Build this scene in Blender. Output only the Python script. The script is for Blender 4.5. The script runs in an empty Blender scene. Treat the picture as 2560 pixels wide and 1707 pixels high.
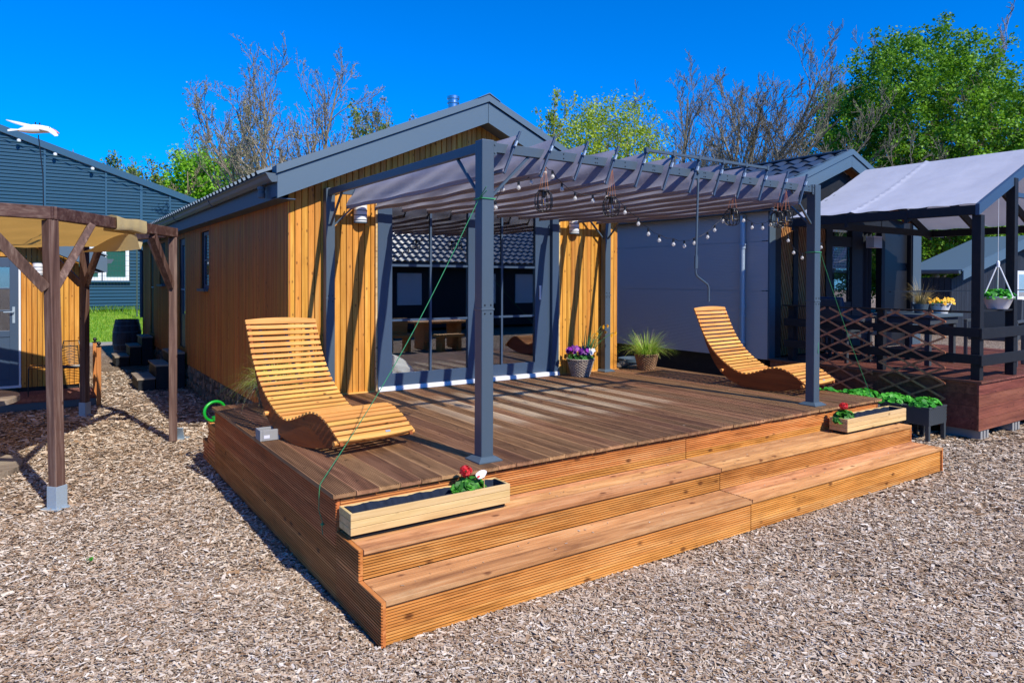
import bpy, bmesh, math, random
import numpy as np
from mathutils import Vector, Matrix

R = math.radians
S = bpy.context.scene
COL = S.collection
random.seed(7)
RNG = np.random.default_rng(11)

# ------------------------------------------------------------------ camera
cam_d = bpy.data.cameras.new('camera')
cam = bpy.data.objects.new('camera', cam_d)
COL.objects.link(cam)
S.camera = cam
_yaw, _pit, _rol = 0.59824, -0.00935, 0.00319
_f = Vector((math.sin(_yaw) * math.cos(_pit), math.cos(_yaw) * math.cos(_pit), math.sin(_pit)))
_r = Vector((math.cos(_yaw), -math.sin(_yaw), 0)); _u = _r.cross(_f)
_r2 = _r * math.cos(_rol) + _u * math.sin(_rol); _u2 = _u * math.cos(_rol) - _r * math.sin(_rol)
cam.matrix_world = Matrix(((_r2.x, _u2.x, -_f.x, -1.5006), (_r2.y, _u2.y, -_f.y, -4.0931),
                           (_r2.z, _u2.z, -_f.z, 1.95), (0, 0, 0, 1)))
cam_d.sensor_width = 36
cam_d.lens = 36 * 1745.67 / 2560
cam_d.shift_y = -136.87 / 2560
cam_d.clip_end = 600

# ------------------------------------------------------------------ sky, sun, exposure
SUN_EL = 44.0
W = bpy.data.worlds.new("World"); S.world = W
W.use_nodes = True
nt = W.node_tree
for n in list(nt.nodes): nt.nodes.remove(n)
sky = nt.nodes.new('ShaderNodeTexSky'); sky.sky_type = 'NISHITA'
sky.sun_disc = False
sky.sun_elevation = R(SUN_EL); sky.sun_rotation = R(172.5)
sky.altitude = 100; sky.air_density = 1.0; sky.dust_density = 0.3; sky.ozone_density = 4.0
hs = nt.nodes.new('ShaderNodeHueSaturation')
hs.inputs['Saturation'].default_value = 1.45; hs.inputs['Value'].default_value = 1.0
hs.inputs['Hue'].default_value = 0.497
bg = nt.nodes.new('ShaderNodeBackground'); bg.inputs['Strength'].default_value = 0.135
wo = nt.nodes.new('ShaderNodeOutputWorld')
tm = nt.nodes.new('ShaderNodeMix'); tm.data_type = 'RGBA'; tm.blend_type = 'MULTIPLY'; tm.inputs[0].default_value = 1.0
tm.inputs[7].default_value = (.43, .70, 1.27, 1)
nt.links.new(sky.outputs[0], tm.inputs[6]); nt.links.new(tm.outputs[2], hs.inputs['Color']); nt.links.new(hs.outputs[0], bg.inputs[0]); nt.links.new(bg.outputs[0], wo.inputs[0])
sd = bpy.data.lights.new('sun', 'SUN'); sd.energy = 5.0; sd.angle = R(0.5); sd.color = (1.0, 0.93, 0.82)
sun = bpy.data.objects.new('sun', sd); COL.objects.link(sun)
_d = Vector((-0.13 * math.cos(R(SUN_EL)), 0.99 * math.cos(R(SUN_EL)), -math.sin(R(SUN_EL))))
sun.rotation_euler = _d.to_track_quat('-Z', 'Y').to_euler()
S.view_settings.view_transform = 'Standard'; S.view_settings.look = 'None'
S.view_settings.exposure = 0.3; S.view_settings.gamma = 1.0
S.cycles.max_bounces = 8; S.cycles.transparent_max_bounces = 16
S.cycles.caustics_reflective = False; S.cycles.caustics_refractive = False

# ------------------------------------------------------------------ helpers
def lin(h):
    h = h.lstrip('#'); o = []
    for i in (0, 2, 4):
        c = int(h[i:i + 2], 16) / 255
        o.append(c / 12.92 if c <= .04045 else ((c + .055) / 1.055) ** 2.4)
    return (*o, 1.0)

class MB:
    """collects polygons; every added solid gets one random number per face (board tint)"""
    def __init__(s): s.v = []; s.f = []; s.r = []
    def add(s, vs, fs, r=None):
        if r is None: r = random.random()
        b = len(s.v); s.v += [tuple(p) for p in vs]
        for f in fs: s.f.append(tuple(i + b for i in f)); s.r.append(r)
    def box(s, x0, x1, y0, y1, z0, z1, r=None):
        s.add([(x0, y0, z0), (x1, y0, z0), (x1, y1, z0), (x0, y1, z0), (x0, y0, z1), (x1, y0, z1), (x1, y1, z1), (x0, y1, z1)],
              [(3, 2, 1, 0), (4, 5, 6, 7), (0, 1, 5, 4), (1, 2, 6, 5), (2, 3, 7, 6), (3, 0, 4, 7)], r)
    def beam(s, p, q, w, h, up=(0, 0, 1), r=None):
        p = Vector(p); q = Vector(q); d = (q - p).normalized(); up = Vector(up)
        a = d.cross(up)
        if a.length < 1e-4: a = d.cross(Vector((1, 0, 0)))
        a.normalize(); b = a.cross(d).normalized(); a = a * (w / 2); b = b * (h / 2)
        vs = [p - a - b, p + a - b, p + a + b, p - a + b, q - a - b, q + a - b, q + a + b, q - a + b]
        s.add(vs, [(0, 1, 2, 3), (7, 6, 5, 4), (0, 4, 5, 1), (1, 5, 6, 2), (2, 6, 7, 3), (3, 7, 4, 0)], r)
    def tube(s, pts, rad, n=8, cap=True, r=None, closed=False):
        pts = [Vector(p) for p in pts]; m = len(pts)
        rads = rad if isinstance(rad, (list, tuple)) else [rad] * m
        vs = []; fs = []; a = None
        for i, p in enumerate(pts):
            if closed: d = pts[(i + 1) % m] - pts[i - 1]
            else: d = pts[min(i + 1, m - 1)] - pts[max(i - 1, 0)]
            if d.length < 1e-9: d = Vector((0, 0, 1))
            d.normalize()
            if a is None:
                a = d.orthogonal().normalized()
            else:
                a = a - d * a.dot(d)
                a = a.normalized() if a.length > 1e-6 else d.orthogonal().normalized()
            b = d.cross(a)
            for k in range(n):
                t = 2 * math.pi * k / n
                vs.append(p + (a * math.cos(t) + b * math.sin(t)) * rads[i])
        for i in range(m if closed else m - 1):
            j = (i + 1) % m
            for k in range(n):
                k2 = (k + 1) % n
                fs.append((i * n + k, i * n + k2, j * n + k2, j * n + k))
        if cap and not closed:
            fs.append(tuple(range(n))[::-1]); fs.append(tuple((m - 1) * n + k for k in range(n)))
        s.add(vs, fs, r)
    def lathe(s, prof, c=(0, 0, 0), n=24, r=None, a0=0, a1=2 * math.pi, axis=None):
        full = abs(a1 - a0 - 2 * math.pi) < 1e-6
        k = n if full else n + 1
        vs = []; fs = []
        for (rr, z) in prof:
            for i in range(k):
                t = a0 + (a1 - a0) * i / n
                vs.append((c[0] + rr * math.cos(t), c[1] + rr * math.sin(t), c[2] + z))
        for j in range(len(prof) - 1):
            for i in range(n):
                i2 = (i + 1) % k
                fs.append((j * k + i, j * k + i2, (j + 1) * k + i2, (j + 1) * k + i))
        s.add(vs, fs, r)
    def prism(s, poly, f3, t0, t1, r=None):
        """poly of (a,b); f3(a,b,t) -> point"""
        n = len(poly)
        vs = [f3(a, b, t0) for a, b in poly] + [f3(a, b, t1) for a, b in poly]
        fs = [tuple(range(n))[::-1], tuple(range(n, 2 * n))]
        for i in range(n):
            j = (i + 1) % n
            fs.append((i, j, n + j, n + i))
        s.add(vs, fs, r)
    def grid(s, fn, nu, nv, r=None, rfun=None):
        vs = [fn(i / nu, j / nv) for j in range(nv + 1) for i in range(nu + 1)]
        b = len(s.v); s.v += [tuple(p) for p in vs]
        if r is None: r = random.random()
        for j in range(nv):
            for i in range(nu):
                a = b + j * (nu + 1) + i
                s.f.append((a, a + 1, a + nu + 2, a + nu + 1)); s.r.append(rfun(i, j) if rfun else r)
    def groove(s, O, a, b, n, L, w, t, ng, dep, r=None):
        """a grooved board: origin O, length L along a, width w along b, face normal n"""
        O = Vector(O); a = Vector(a); b = Vector(b); n = Vector(n)
        p = w / ng; pr = [(0, -t), (0, -.0015), (.0015, 0)]
        for k in range(ng):
            if k: pr += [(k * p - .31 * p, 0), (k * p - .19 * p, -dep), (k * p + .19 * p, -dep), (k * p + .31 * p, 0)]
        pr += [(w - .0015, 0), (w, -.0015), (w, -t)]
        m = len(pr)
        vs = [O + b * q[0] + n * q[1] for q in pr]; vs += [v + a * L for v in vs]
        fs = [(i, i + 1, m + i + 1, m + i) for i in range(m - 1)] + [(m - 1, 0, m, 2 * m - 1), tuple(range(m)), tuple(range(2 * m - 1, m - 1, -1))]
        s.add(vs, fs, r)
    def mesh(s, name, smooth=False, off=(0, 0, 0), fixn=False):
        me = bpy.data.meshes.new(name)
        V = np.array(s.v, dtype=np.float64).reshape(-1, 3) - np.array(off)
        me.from_pydata(V.tolist(), [], s.f)
        at = me.attributes.new('rnd', 'FLOAT', 'FACE')
        at.data.foreach_set('value', np.array(s.r, dtype=np.float32))
        if smooth:
            me.shade_smooth()
            try: me.set_sharp_from_angle(angle=R(38))
            except Exception: pass
        me.update()
        if fixn:
            bm = bmesh.new(); bm.from_mesh(me); bmesh.ops.recalc_face_normals(bm, faces=bm.faces); bm.to_mesh(me); bm.free()
        return me

OFF = {}
def tag(o, label=None, cat=None, group=None, kind=None):
    if label: o['label'] = label
    if cat: o['category'] = cat
    if group: o['group'] = group
    if kind: o['kind'] = kind
    return o
def thing(name, loc, label, cat, group=None):
    o = bpy.data.objects.new(name, None); o.empty_display_size = .1
    COL.objects.link(o); o.location = loc; OFF[o.name] = tuple(loc)
    return tag(o, label, cat, group)
def part(name, mb, mat, parent=None, smooth=False, bevel=0, local=False, label=None, fixn=False):
    """links ONE mesh object; vertices are given in world space unless local"""
    off = (0, 0, 0)
    if parent is not None and not local: off = OFF[parent.name]
    me = mb.mesh(name, smooth, off, fixn or bevel > 0)
    me.materials.append(mat)
    o = bpy.data.objects.new(name, me); COL.objects.link(o)
    if parent is not None: o.parent = parent
    OFF[o.name] = off
    if bevel:
        m = o.modifiers.new('edge', 'BEVEL'); m.width = bevel; m.segments = 2; m.limit_method = 'ANGLE'; m.angle_limit = R(40)
    if label: o['label'] = label
    return o
def whole(name, mb, mat, loc, label, cat, group=None, smooth=False, bevel=0):
    """a thing that is one mesh, its origin at its base"""
    me = mb.mesh(name, smooth, loc, bevel > 0); me.materials.append(mat)
    o = bpy.data.objects.new(name, me); COL.objects.link(o); o.location = loc; OFF[o.name] = tuple(loc)
    if bevel:
        m = o.modifiers.new('edge', 'BEVEL'); m.width = bevel; m.segments = 2; m.limit_method = 'ANGLE'; m.angle_limit = R(40)
    return tag(o, label, cat, group)
def npmesh(name, V, F, rnd, mat, parent=None, off=(0, 0, 0), smooth=False):
    """fast mesh of quads from arrays"""
    me = bpy.data.meshes.new(name)
    V = np.asarray(V, np.float32).reshape(-1, 3) - np.array(off, np.float32)
    F = np.asarray(F, np.int32); k = F.shape[1]
    me.vertices.add(len(V)); me.vertices.foreach_set('co', V.ravel())
    me.loops.add(F.size); me.loops.foreach_set('vertex_index', F.ravel())
    me.polygons.add(len(F)); me.polygons.foreach_set('loop_start', np.arange(0, F.size, k, dtype=np.int32))
    try: me.polygons.foreach_set('loop_total', np.full(len(F), k, np.int32))
    except Exception: pass
    me.update(calc_edges=True)
    at = me.attributes.new('rnd', 'FLOAT', 'FACE'); at.data.foreach_set('value', np.asarray(rnd, np.float32))
    if smooth: me.shade_smooth()
    me.validate(); me.materials.append(mat)
    o = bpy.data.objects.new(name, me); COL.objects.link(o)
    if parent is not None: o.parent = parent
    OFF[o.name] = tuple(off)
    return o
def copy_tree(o, parent=None):
    c = o.copy(); COL.objects.link(c)
    if parent is not None: c.parent = parent
    for ch in list(o.children): copy_tree(ch, c)
    return c

# ------------------------------------------------------------------ materials
MATS = {}
def newmat(name):
    m = bpy.data.materials.new(name); m.use_nodes = True
    t = m.node_tree; b = t.nodes['Principled BSDF']
    MATS[name] = m
    return m, t, b
def N(t, typ, **kw):
    n = t.nodes.new(typ)
    for k, v in kw.items(): setattr(n, k, v)
    return n
def mix(t, fac, a, b, mode='MIX'):
    n = N(t, 'ShaderNodeMix', data_type='RGBA', blend_type=mode)
    for sock, val in ((n.inputs[0], fac), (n.inputs[6], a), (n.inputs[7], b)):
        if hasattr(val, 'is_output') or hasattr(val, 'links'): t.links.new(val, sock)
        else: sock.default_value = val
    return n.outputs[2]
def math_(t, op, a, b=None, clamp=False):
    n = N(t, 'ShaderNodeMath', operation=op, use_clamp=clamp)
    for i, v in enumerate((a, b)):
        if v is None: continue
        if hasattr(v, 'links'): t.links.new(v, n.inputs[i])
        else: n.inputs[i].default_value = v
    return n.outputs[0]
def ramp(t, fac, stops):
    n = N(t, 'ShaderNodeValToRGB'); cr = n.color_ramp
    while len(cr.elements) < len(stops): cr.elements.new(.5)
    for e, (p, c) in zip(cr.elements, stops): e.position = p; e.color = c
    t.links.new(fac, n.inputs[0]); return n.outputs[0]
def objco(t):
    return N(t, 'ShaderNodeTexCoord').outputs['Object']
def rnd(t):
    return N(t, 'ShaderNodeAttribute', attribute_name='rnd').outputs['Fac']
def mapped(t, vec, scale, addr=None):
    if addr is not None:
        c = N(t, 'ShaderNodeCombineXYZ')
        for i in range(3): t.links.new(addr, c.inputs[i])
        sc = N(t, 'ShaderNodeVectorMath', operation='SCALE'); t.links.new(c.outputs[0], sc.inputs[0]); sc.inputs[3].default_value = 41.7
        ad = N(t, 'ShaderNodeVectorMath', operation='ADD'); t.links.new(vec, ad.inputs[0]); t.links.new(sc.outputs[0], ad.inputs[1]); vec = ad.outputs[0]
    m = N(t, 'ShaderNodeMapping'); m.inputs['Scale'].default_value = scale; t.links.new(vec, m.inputs[0]); return m.outputs[0]
def noise(t, vec, scale=1.0, det=4, rough=.55, dist=0.0):
    n = N(t, 'ShaderNodeTexNoise'); n.inputs['Scale'].default_value = scale; n.inputs['Detail'].default_value = det
    n.inputs['Roughness'].default_value = rough; n.inputs['Distortion'].default_value = dist
    t.links.new(vec, n.inputs['Vector']); return n.outputs['Fac']
def bump(t, b, h, strength=.3, dist=.01):
    n = N(t, 'ShaderNodeBump'); n.inputs['Strength'].default_value = strength; n.inputs['Distance'].default_value = dist
    t.links.new(h, n.inputs['Height']); t.links.new(n.outputs[0], b.inputs['Normal'])

def wood(name, cols, axis, rough=.6, knots=.35, var=.35, fine=22, along=.9, bleach=None, knotcol='#3a1e0c', spec=.35, bmp=.25, kscale=9.0, blotch=1.2):
    m, t, b = newmat(name)
    co = objco(t); rd = rnd(t)
    sc = [fine] * 3; sc['xyz'.index(axis)] = along
    v = mapped(t, co, sc, rd)
    n1 = noise(t, v, 1.0, 5, .6, .7)
    sc2 = [fine * 4] * 3; sc2['xyz'.index(axis)] = along * 3
    n2 = noise(t, mapped(t, co, sc2, rd), 1.0, 3, .6, .2)
    f = math_(t, 'ADD', math_(t, 'MULTIPLY', n1, .7), math_(t, 'MULTIPLY', n2, .3))
    k = len(cols)
    col = ramp(t, f, [(.3 + .4 * i / (k - 1), lin(c)) for i, c in enumerate(cols)])
    # board to board tint
    hv = N(t, 'ShaderNodeHueSaturation')
    t.links.new(math_(t, 'ADD', 1 - var / 2, math_(t, 'MULTIPLY', rd, var)), hv.inputs['Value'])
    t.links.new(math_(t, 'ADD', .492, math_(t, 'MULTIPLY', math_(t, 'FRACT', math_(t, 'MULTIPLY', rd, 7.3)), .016)), hv.inputs['Hue'])
    t.links.new(col, hv.inputs['Color']); col = hv.outputs[0]
    # broad weathering
    big = noise(t, mapped(t, co, (1.1, 1.1, 1.1)), 1.0, 4, .6)
    col = mix(t, math_(t, 'MULTIPLY', math_(t, 'SUBTRACT', big, .4, True), .9), col, mix(t, 1.0, col, (.62, .55, .5, 1), 'MULTIPLY'))
    blo = noise(t, mapped(t, co, tuple(9.0 if a != axis else 2.6 for a in 'xyz'), rd), 1.0, 5, .65, .8)
    col = mix(t, math_(t, 'MULTIPLY', math_(t, 'SUBTRACT', blo, .5, True), blotch, True), col, mix(t, 1.0, col, (.45, .36, .30, 1), 'MULTIPLY'))
    if knots:
        sk = [kscale * 2.1] * 3; sk['xyz'.index(axis)] = kscale * 1.15
        vo = N(t, 'ShaderNodeTexVoronoi', feature='F1'); vo.inputs['Scale'].default_value = 1.0
        t.links.new(mapped(t, co, sk, rd), vo.inputs['Vector'])
        sep = N(t, 'ShaderNodeSeparateColor'); t.links.new(vo.outputs['Color'], sep.inputs[0])
        on = math_(t, 'GREATER_THAN', sep.outputs[0], 1 - knots)
        d = math_(t, 'ADD', vo.outputs['Distance'], math_(t, 'MULTIPLY', n2, .06))
        kk = N(t, 'ShaderNodeMapRange'); kk.inputs[1].default_value = .14; kk.inputs[2].default_value = .25; kk.inputs[3].default_value = 1; kk.inputs[4].default_value = 0
        t.links.new(d, kk.inputs[0])
        col = mix(t, math_(t, 'MULTIPLY', math_(t, 'MULTIPLY', kk.outputs[0], on), .8), col, lin(knotcol))
    if bleach: col = bleach(t, co, rd, n1, col)
    t.links.new(col, b.inputs['Base Color'])
    rr = math_(t, 'ADD', rough - .1, math_(t, 'MULTIPLY', n1, .25)); t.links.new(rr, b.inputs['Roughness'])
    b.inputs['Specular IOR Level'].default_value = spec
    if bmp: bump(t, b, f, bmp, .004)
    return m

def paint(name, hexc, rough=.45, var=.12, metal=0, spec=.5, nsc=6, bmp=0, dirt=.25, coat=0):
    m, t, b = newmat(name); co = objco(t)
    n = noise(t, mapped(t, co, (nsc,) * 3), 1, 6, .65)
    n2 = noise(t, mapped(t, co, (nsc * 14,) * 3), 1, 3, .6)
    c = lin(hexc)
    hv = N(t, 'ShaderNodeHueSaturation'); hv.inputs['Color'].default_value = c
    t.links.new(math_(t, 'ADD', 1 - var / 2, math_(t, 'MULTIPLY', math_(t, 'ADD', math_(t, 'MULTIPLY', n, .7), math_(t, 'MULTIPLY', n2, .3)), var)), hv.inputs['Value'])
    dm = math_(t, 'MULTIPLY', math_(t, 'SUBTRACT', n, .52, True), dirt * 3)
    col = mix(t, dm, hv.outputs[0], (c[0] * .6 + .05, c[1] * .6 + .045, c[2] * .6 + .04, 1))
    t.links.new(col, b.inputs['Base Color'])
    t.links.new(math_(t, 'ADD', rough - .08, math_(t, 'MULTIPLY', n2, .2)), b.inputs['Roughness'])
    b.inputs['Metallic'].default_value = metal; b.inputs['Specular IOR Level'].default_value = spec
    if coat: b.inputs['Coat Weight'].default_value = coat
    if bmp: bump(t, b, n2, bmp, .003)
    return m

def leafmat(name, c0, c1, trans=.35, rough=.5):
    m, t, b = newmat(name); rd = rnd(t)
    col = ramp(t, rd, [(0, lin(c0)), (1, lin(c1))])
    b.inputs['Roughness'].default_value = rough; b.inputs['Specular IOR Level'].default_value = .35
    t.links.new(col, b.inputs['Base Color'])
    tr = N(t, 'ShaderNodeBsdfTranslucent'); t.links.new(mix(t, 1.0, col, (1.0, 1.0, .6, 1), 'MULTIPLY'), tr.inputs[0])
    mx = N(t, 'ShaderNodeMixShader'); mx.inputs[0].default_value = trans
    t.links.new(b.outputs[0], mx.inputs[1]); t.links.new(tr.outputs[0], mx.inputs[2])
    t.links.new(mx.outputs[0], t.nodes['Material Output'].inputs['Surface'])
    return m
def fabric(name, hexc, trans=.3, weave=900, var=.15):
    m, t, b = newmat(name); co = objco(t)
    n = noise(t, mapped(t, co, (3, 3, 3)), 1, 5, .6)
    w = noise(t, mapped(t, co, (weave, weave, weave)), 1, 1, .5)
    hv = N(t, 'ShaderNodeHueSaturation'); hv.inputs['Color'].default_value = lin(hexc)
    t.links.new(math_(t, 'ADD', 1 - var, math_(t, 'MULTIPLY', n, 2 * var)), hv.inputs['Value'])
    t.links.new(hv.outputs[0], b.inputs['Base Color']); b.inputs['Roughness'].default_value = .8
    b.inputs['Specular IOR Level'].default_value = .2; b.inputs['Sheen Weight'].default_value = .15
    bump(t, b, math_(t, 'ADD', math_(t, 'MULTIPLY', n, 1.0), math_(t, 'MULTIPLY', w, .02)), .5, .02)
    tr = N(t, 'ShaderNodeBsdfTranslucent'); t.links.new(hv.outputs[0], tr.inputs[0])
    mx = N(t, 'ShaderNodeMixShader'); mx.inputs[0].default_value = trans
    t.links.new(b.outputs[0], mx.inputs[1]); t.links.new(tr.outputs[0], mx.inputs[2])
    t.links.new(mx.outputs[0], t.nodes['Material Output'].inputs['Surface'])
    return m
def glassmat(name, tint=(.95, .97, .98, 1), refl=.20, boost=.8):
    m, t, b = newmat(name); t.nodes.remove(b)
    lw = N(t, 'ShaderNodeLayerWeight'); lw.inputs[0].default_value = .5
    f = math_(t, 'ADD', math_(t, 'MULTIPLY', math_(t, 'POWER', lw.outputs['Facing'], 4.0), boost), refl, True)
    tr = N(t, 'ShaderNodeBsdfTransparent'); tr.inputs[0].default_value = tint
    gl = N(t, 'ShaderNodeBsdfGlossy'); gl.inputs['Roughness'].default_value = .0; gl.inputs[0].default_value = (.95, .97, 1, 1)
    mx = N(t, 'ShaderNodeMixShader'); t.links.new(f, mx.inputs[0]); t.links.new(tr.outputs[0], mx.inputs[1]); t.links.new(gl.outputs[0], mx.inputs[2])
    t.links.new(mx.outputs[0], t.nodes['Material Output'].inputs['Surface'])
    return m

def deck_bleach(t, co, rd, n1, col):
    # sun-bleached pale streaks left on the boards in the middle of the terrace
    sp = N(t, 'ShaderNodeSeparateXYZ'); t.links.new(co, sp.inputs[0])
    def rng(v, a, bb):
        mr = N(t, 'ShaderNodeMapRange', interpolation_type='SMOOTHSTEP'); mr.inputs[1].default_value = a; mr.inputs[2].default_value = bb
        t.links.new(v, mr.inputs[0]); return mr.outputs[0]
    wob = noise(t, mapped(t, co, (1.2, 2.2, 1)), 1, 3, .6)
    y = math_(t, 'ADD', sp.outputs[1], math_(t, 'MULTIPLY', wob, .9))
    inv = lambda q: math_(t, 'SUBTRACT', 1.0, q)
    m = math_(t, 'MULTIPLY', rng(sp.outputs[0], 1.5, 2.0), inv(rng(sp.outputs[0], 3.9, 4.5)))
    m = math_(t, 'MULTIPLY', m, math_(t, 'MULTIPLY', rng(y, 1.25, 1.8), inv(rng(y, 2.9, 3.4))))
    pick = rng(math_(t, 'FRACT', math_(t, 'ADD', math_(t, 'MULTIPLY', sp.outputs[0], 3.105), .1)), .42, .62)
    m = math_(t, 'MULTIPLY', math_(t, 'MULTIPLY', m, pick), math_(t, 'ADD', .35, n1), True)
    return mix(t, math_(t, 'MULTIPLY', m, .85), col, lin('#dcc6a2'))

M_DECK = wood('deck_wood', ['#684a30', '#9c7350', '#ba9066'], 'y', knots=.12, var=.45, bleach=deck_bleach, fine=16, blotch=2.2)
M_RISE = wood('step_wood', ['#94581f', '#cb8843', '#dfaa66'], 'x', knots=.4, var=.28, fine=15, kscale=5.0, knotcol='#5a2c10', blotch=2.4)
M_SIDE = wood('side_panel_wood', ['#8a4820', '#bc7038', '#d28e54'], 'y', knots=.35, var=.25, fine=15, kscale=5.0, knotcol='#4a2410', blotch=2.0)
M_TREADW = wood('tread_wood', ['#8a5a36', '#bd8654', '#d2a878'], 'x', knots=.35, var=.35, fine=14, kscale=5, knotcol='#5a2c10', blotch=3.2)
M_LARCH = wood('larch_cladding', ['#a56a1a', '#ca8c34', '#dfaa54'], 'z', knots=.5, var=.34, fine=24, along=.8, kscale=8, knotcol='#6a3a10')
M_LARCH_SHADE = wood('larch_cladding_shaded', ['#8c4816', '#b06a2a', '#c6843e'], 'z', knots=.3, var=.3, fine=24, along=.8, kscale=8, knotcol='#5a3010')  # darker copy of the larch: shade on the side wall put into the colour
M_SLAT = wood('lounger_slat_wood', ['#b87430', '#de9f50', '#ecb56c'], 'x', knots=.12, var=.28, fine=26)
M_SLATP = wood('lounger_panel_wood', ['#6a3810', '#8e4e18', '#a86226'], 'y', knots=.1, var=.15, fine=18)
M_PLANT = wood('planter_wood', ['#b5935a', '#d3b37a', '#dfc491'], 'x', knots=.3, var=.14, fine=16, kscale=6.5, knotcol='#7a5a30')
M_OLD = wood('weathered_brown_wood', ['#3a2822', '#5c433a', '#8a7466'], 'z', knots=.35, var=.3, fine=20, kscale=7, bmp=.5)
M_OLDB = wood('weathered_brown_beam', ['#3a2620', '#5a3e36', '#806a5e'], 'x', knots=.35, var=.3, fine=14, kscale=7, bmp=.5)
M_GREYW = wood('grey_wood', ['#6a5e52', '#8d8070', '#a89b8a'], 'x', knots=.2, var=.3, fine=16)
M_REDD = wood('red_brown_deck_wood', ['#4c2a22', '#75463a', '#92604e'], 'y', knots=.1, var=.3, fine=16)
M_REDP = wood('red_brown_panel_wood', ['#52291f', '#7c4636', '#945c48'], 'x', knots=.15, var=.25, fine=15)
M_TREL = wood('trellis_wood', ['#9a5a3c', '#c07c56', '#d4926a'], 'z', knots=0, var=.3, fine=20)
M_BARK = wood('bark', ['#5e5444', '#8e8068', '#aa9c80'], 'z', knots=0, var=.3, fine=8, along=3)
M_BARKD = wood('bark_reddish', ['#5c544a', '#837a6c', '#a09886'], 'z', knots=0, var=.4, fine=8, along=3)
M_BARKT = wood('bark_tall', ['#4a463c', '#787260', '#98927c'], 'z', knots=0, var=.5, fine=8, along=3)
M_LOG = wood('log_wood', ['#4f4036', '#7c6857', '#94826f'], 'z', knots=0, var=.7, fine=14)
M_POST = wood('fence_post_wood', ['#8a5426', '#b5793c', '#c88f50'], 'z', knots=.2, var=.2, fine=18)
M_PALLET = wood('picnic_wood', ['#a06428', '#c88a44', '#dca45c'], 'x', knots=.2, var=.3, fine=16)
M_DARKCLAD = wood('dark_cladding', ['#15181e', '#20252e', '#2a303a'], 'z', knots=0, var=.4, fine=20)
M_DIAG = wood('thermo_slat_wood', ['#6a4522', '#946536', '#a97a48'], 'z', knots=.1, var=.25, fine=20)
M_STONEW = None
M_ANTH = paint('anthracite_metal', '#465662', .45, .1, 0, .5, 5)
M_PERG = paint('pergola_metal', '#43525f', .42, .08, 0, .5, 4, dirt=.15)
M_TRIM = paint('roof_trim_metal', '#4a6070', .5, .08, 0, .55, 3, dirt=.2)
M_FRAME = paint('door_frame_coating', '#384a60', .42, .06, 0, .5, 4, dirt=.1)
M_WHITE = paint('white_coating', '#d8dade', .4, .06, 0, .5, 6, dirt=.15)
M_LAMPW = paint('lamp_white', '#e2e4e6', .35, .04, 0, .5, 6, dirt=.05)
M_STEEL = paint('bright_steel', '#b9c2c8', .25, .1, 1, .5, 8)
M_ZINC = paint('galvanised_steel', '#9fb0bd', .4, .3, .3, .5, 22)
M_BLACK = paint('black_coating', '#14161a', .4, .2, 0, .5, 8, dirt=.1)
M_BLACKW = paint('black_stained_wood', '#14181e', .6, .35, 0, .35, 9, bmp=.15)
M_RATTAN = paint('rattan_plastic', '#3c4248', .5, .3, 0, .4, 40, bmp=.4)
M_RUBBER = paint('liner_foil', '#2c3444', .16, .2, 0, .6, 20)
M_GREENP = paint('green_plastic', '#129a2c', .35, .06, 0, .5, 6, dirt=.05)
M_ROPE = paint('green_rope', '#358a5c', .7, .2, 0, .3, 60)
M_BLUECL = fabric('blue_cloth', '#22344f', .05)
M_SLATF = fabric('awning_fabric', '#8d8b98', .12)
M_CANVAS = fabric('canvas_white', '#b6b9c6', .22)
M_TAN = fabric('tan_canvas', '#c79a4e', .5)
M_TANL = fabric('tan_canvas_light', '#d6bf86', .3)
M_BAG = fabric('white_bag', '#dcdcd6', .1, var=.1)
M_CURT = fabric('grey_curtain', '#343b42', .2)
M_GLASS = glassmat('window_glass')
M_BULB = glassmat('bulb_glass', (.93, .94, .93, 1), .12, 1.2)
def bulbmat():
    m, t, b = newmat('frosted_bulb'); b.inputs['Base Color'].default_value = (.85, .83, .78, 1); b.inputs['Roughness'].default_value = .15
    b.inputs['Coat Weight'].default_value = .5
    tr = N(t, 'ShaderNodeBsdfTransparent'); mx = N(t, 'ShaderNodeMixShader'); mx.inputs[0].default_value = .5
    t.links.new(b.outputs[0], mx.inputs[1]); t.links.new(tr.outputs[0], mx.inputs[2]); t.links.new(mx.outputs[0], t.nodes['Material Output'].inputs['Surface'])
    return m
M_GLOBE = bulbmat()
M_CONC = paint('concrete', '#8d8d8c', .85, .3, 0, .2, 25, bmp=.4)
M_STONE = paint('stone', '#7d7468', .85, .5, 0, .2, 14, bmp=.5)
M_TILE = paint('roof_tile_metal', '#333c48', .32, .15, 0, .6, 4)
M_TILEG = paint('glazed_roof_tile', '#66727e', .30, .2, 0, .8, 5)
M_BARN = paint('barn_sheet_metal', '#1f4860', .45, .1, 0, .4, 1.5)
M_BARNF = paint('barn_flashing', '#28506a', .4, .08, 0, .4, 1.5)
M_PANEL = paint('sandwich_panel_metal', '#b6b0ac', .5, .05, 0, .4, 2, dirt=.1)
M_DARKIN = paint('interior_wall', '#2a2826', .8, .2, 0, .2, 2)
M_FLOORIN = paint('interior_floor', '#4a3a2a', .5, .3, 0, .4, 5)
M_CHAIRW = paint('chair_wire', '#16181a', .4, .1)
M_BARREL = wood('barrel_wood', ['#2c2b30', '#44444a', '#5c5c62'], 'z', knots=0, var=.5, fine=14)
M_GULLW = paint('gull_white', '#dfdcd4', .5, .1)
M_GULLG = paint('gull_grey', '#a8a294', .5, .15)
M_RED = paint('beak_red', '#c22a30', .4, .1)
M_BLIND = paint('green_blind', '#3d7d72', .5, .2, 0, .4, 30)
M_WIRE = paint('fence_wire', '#33463f', .5, .2)
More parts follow.
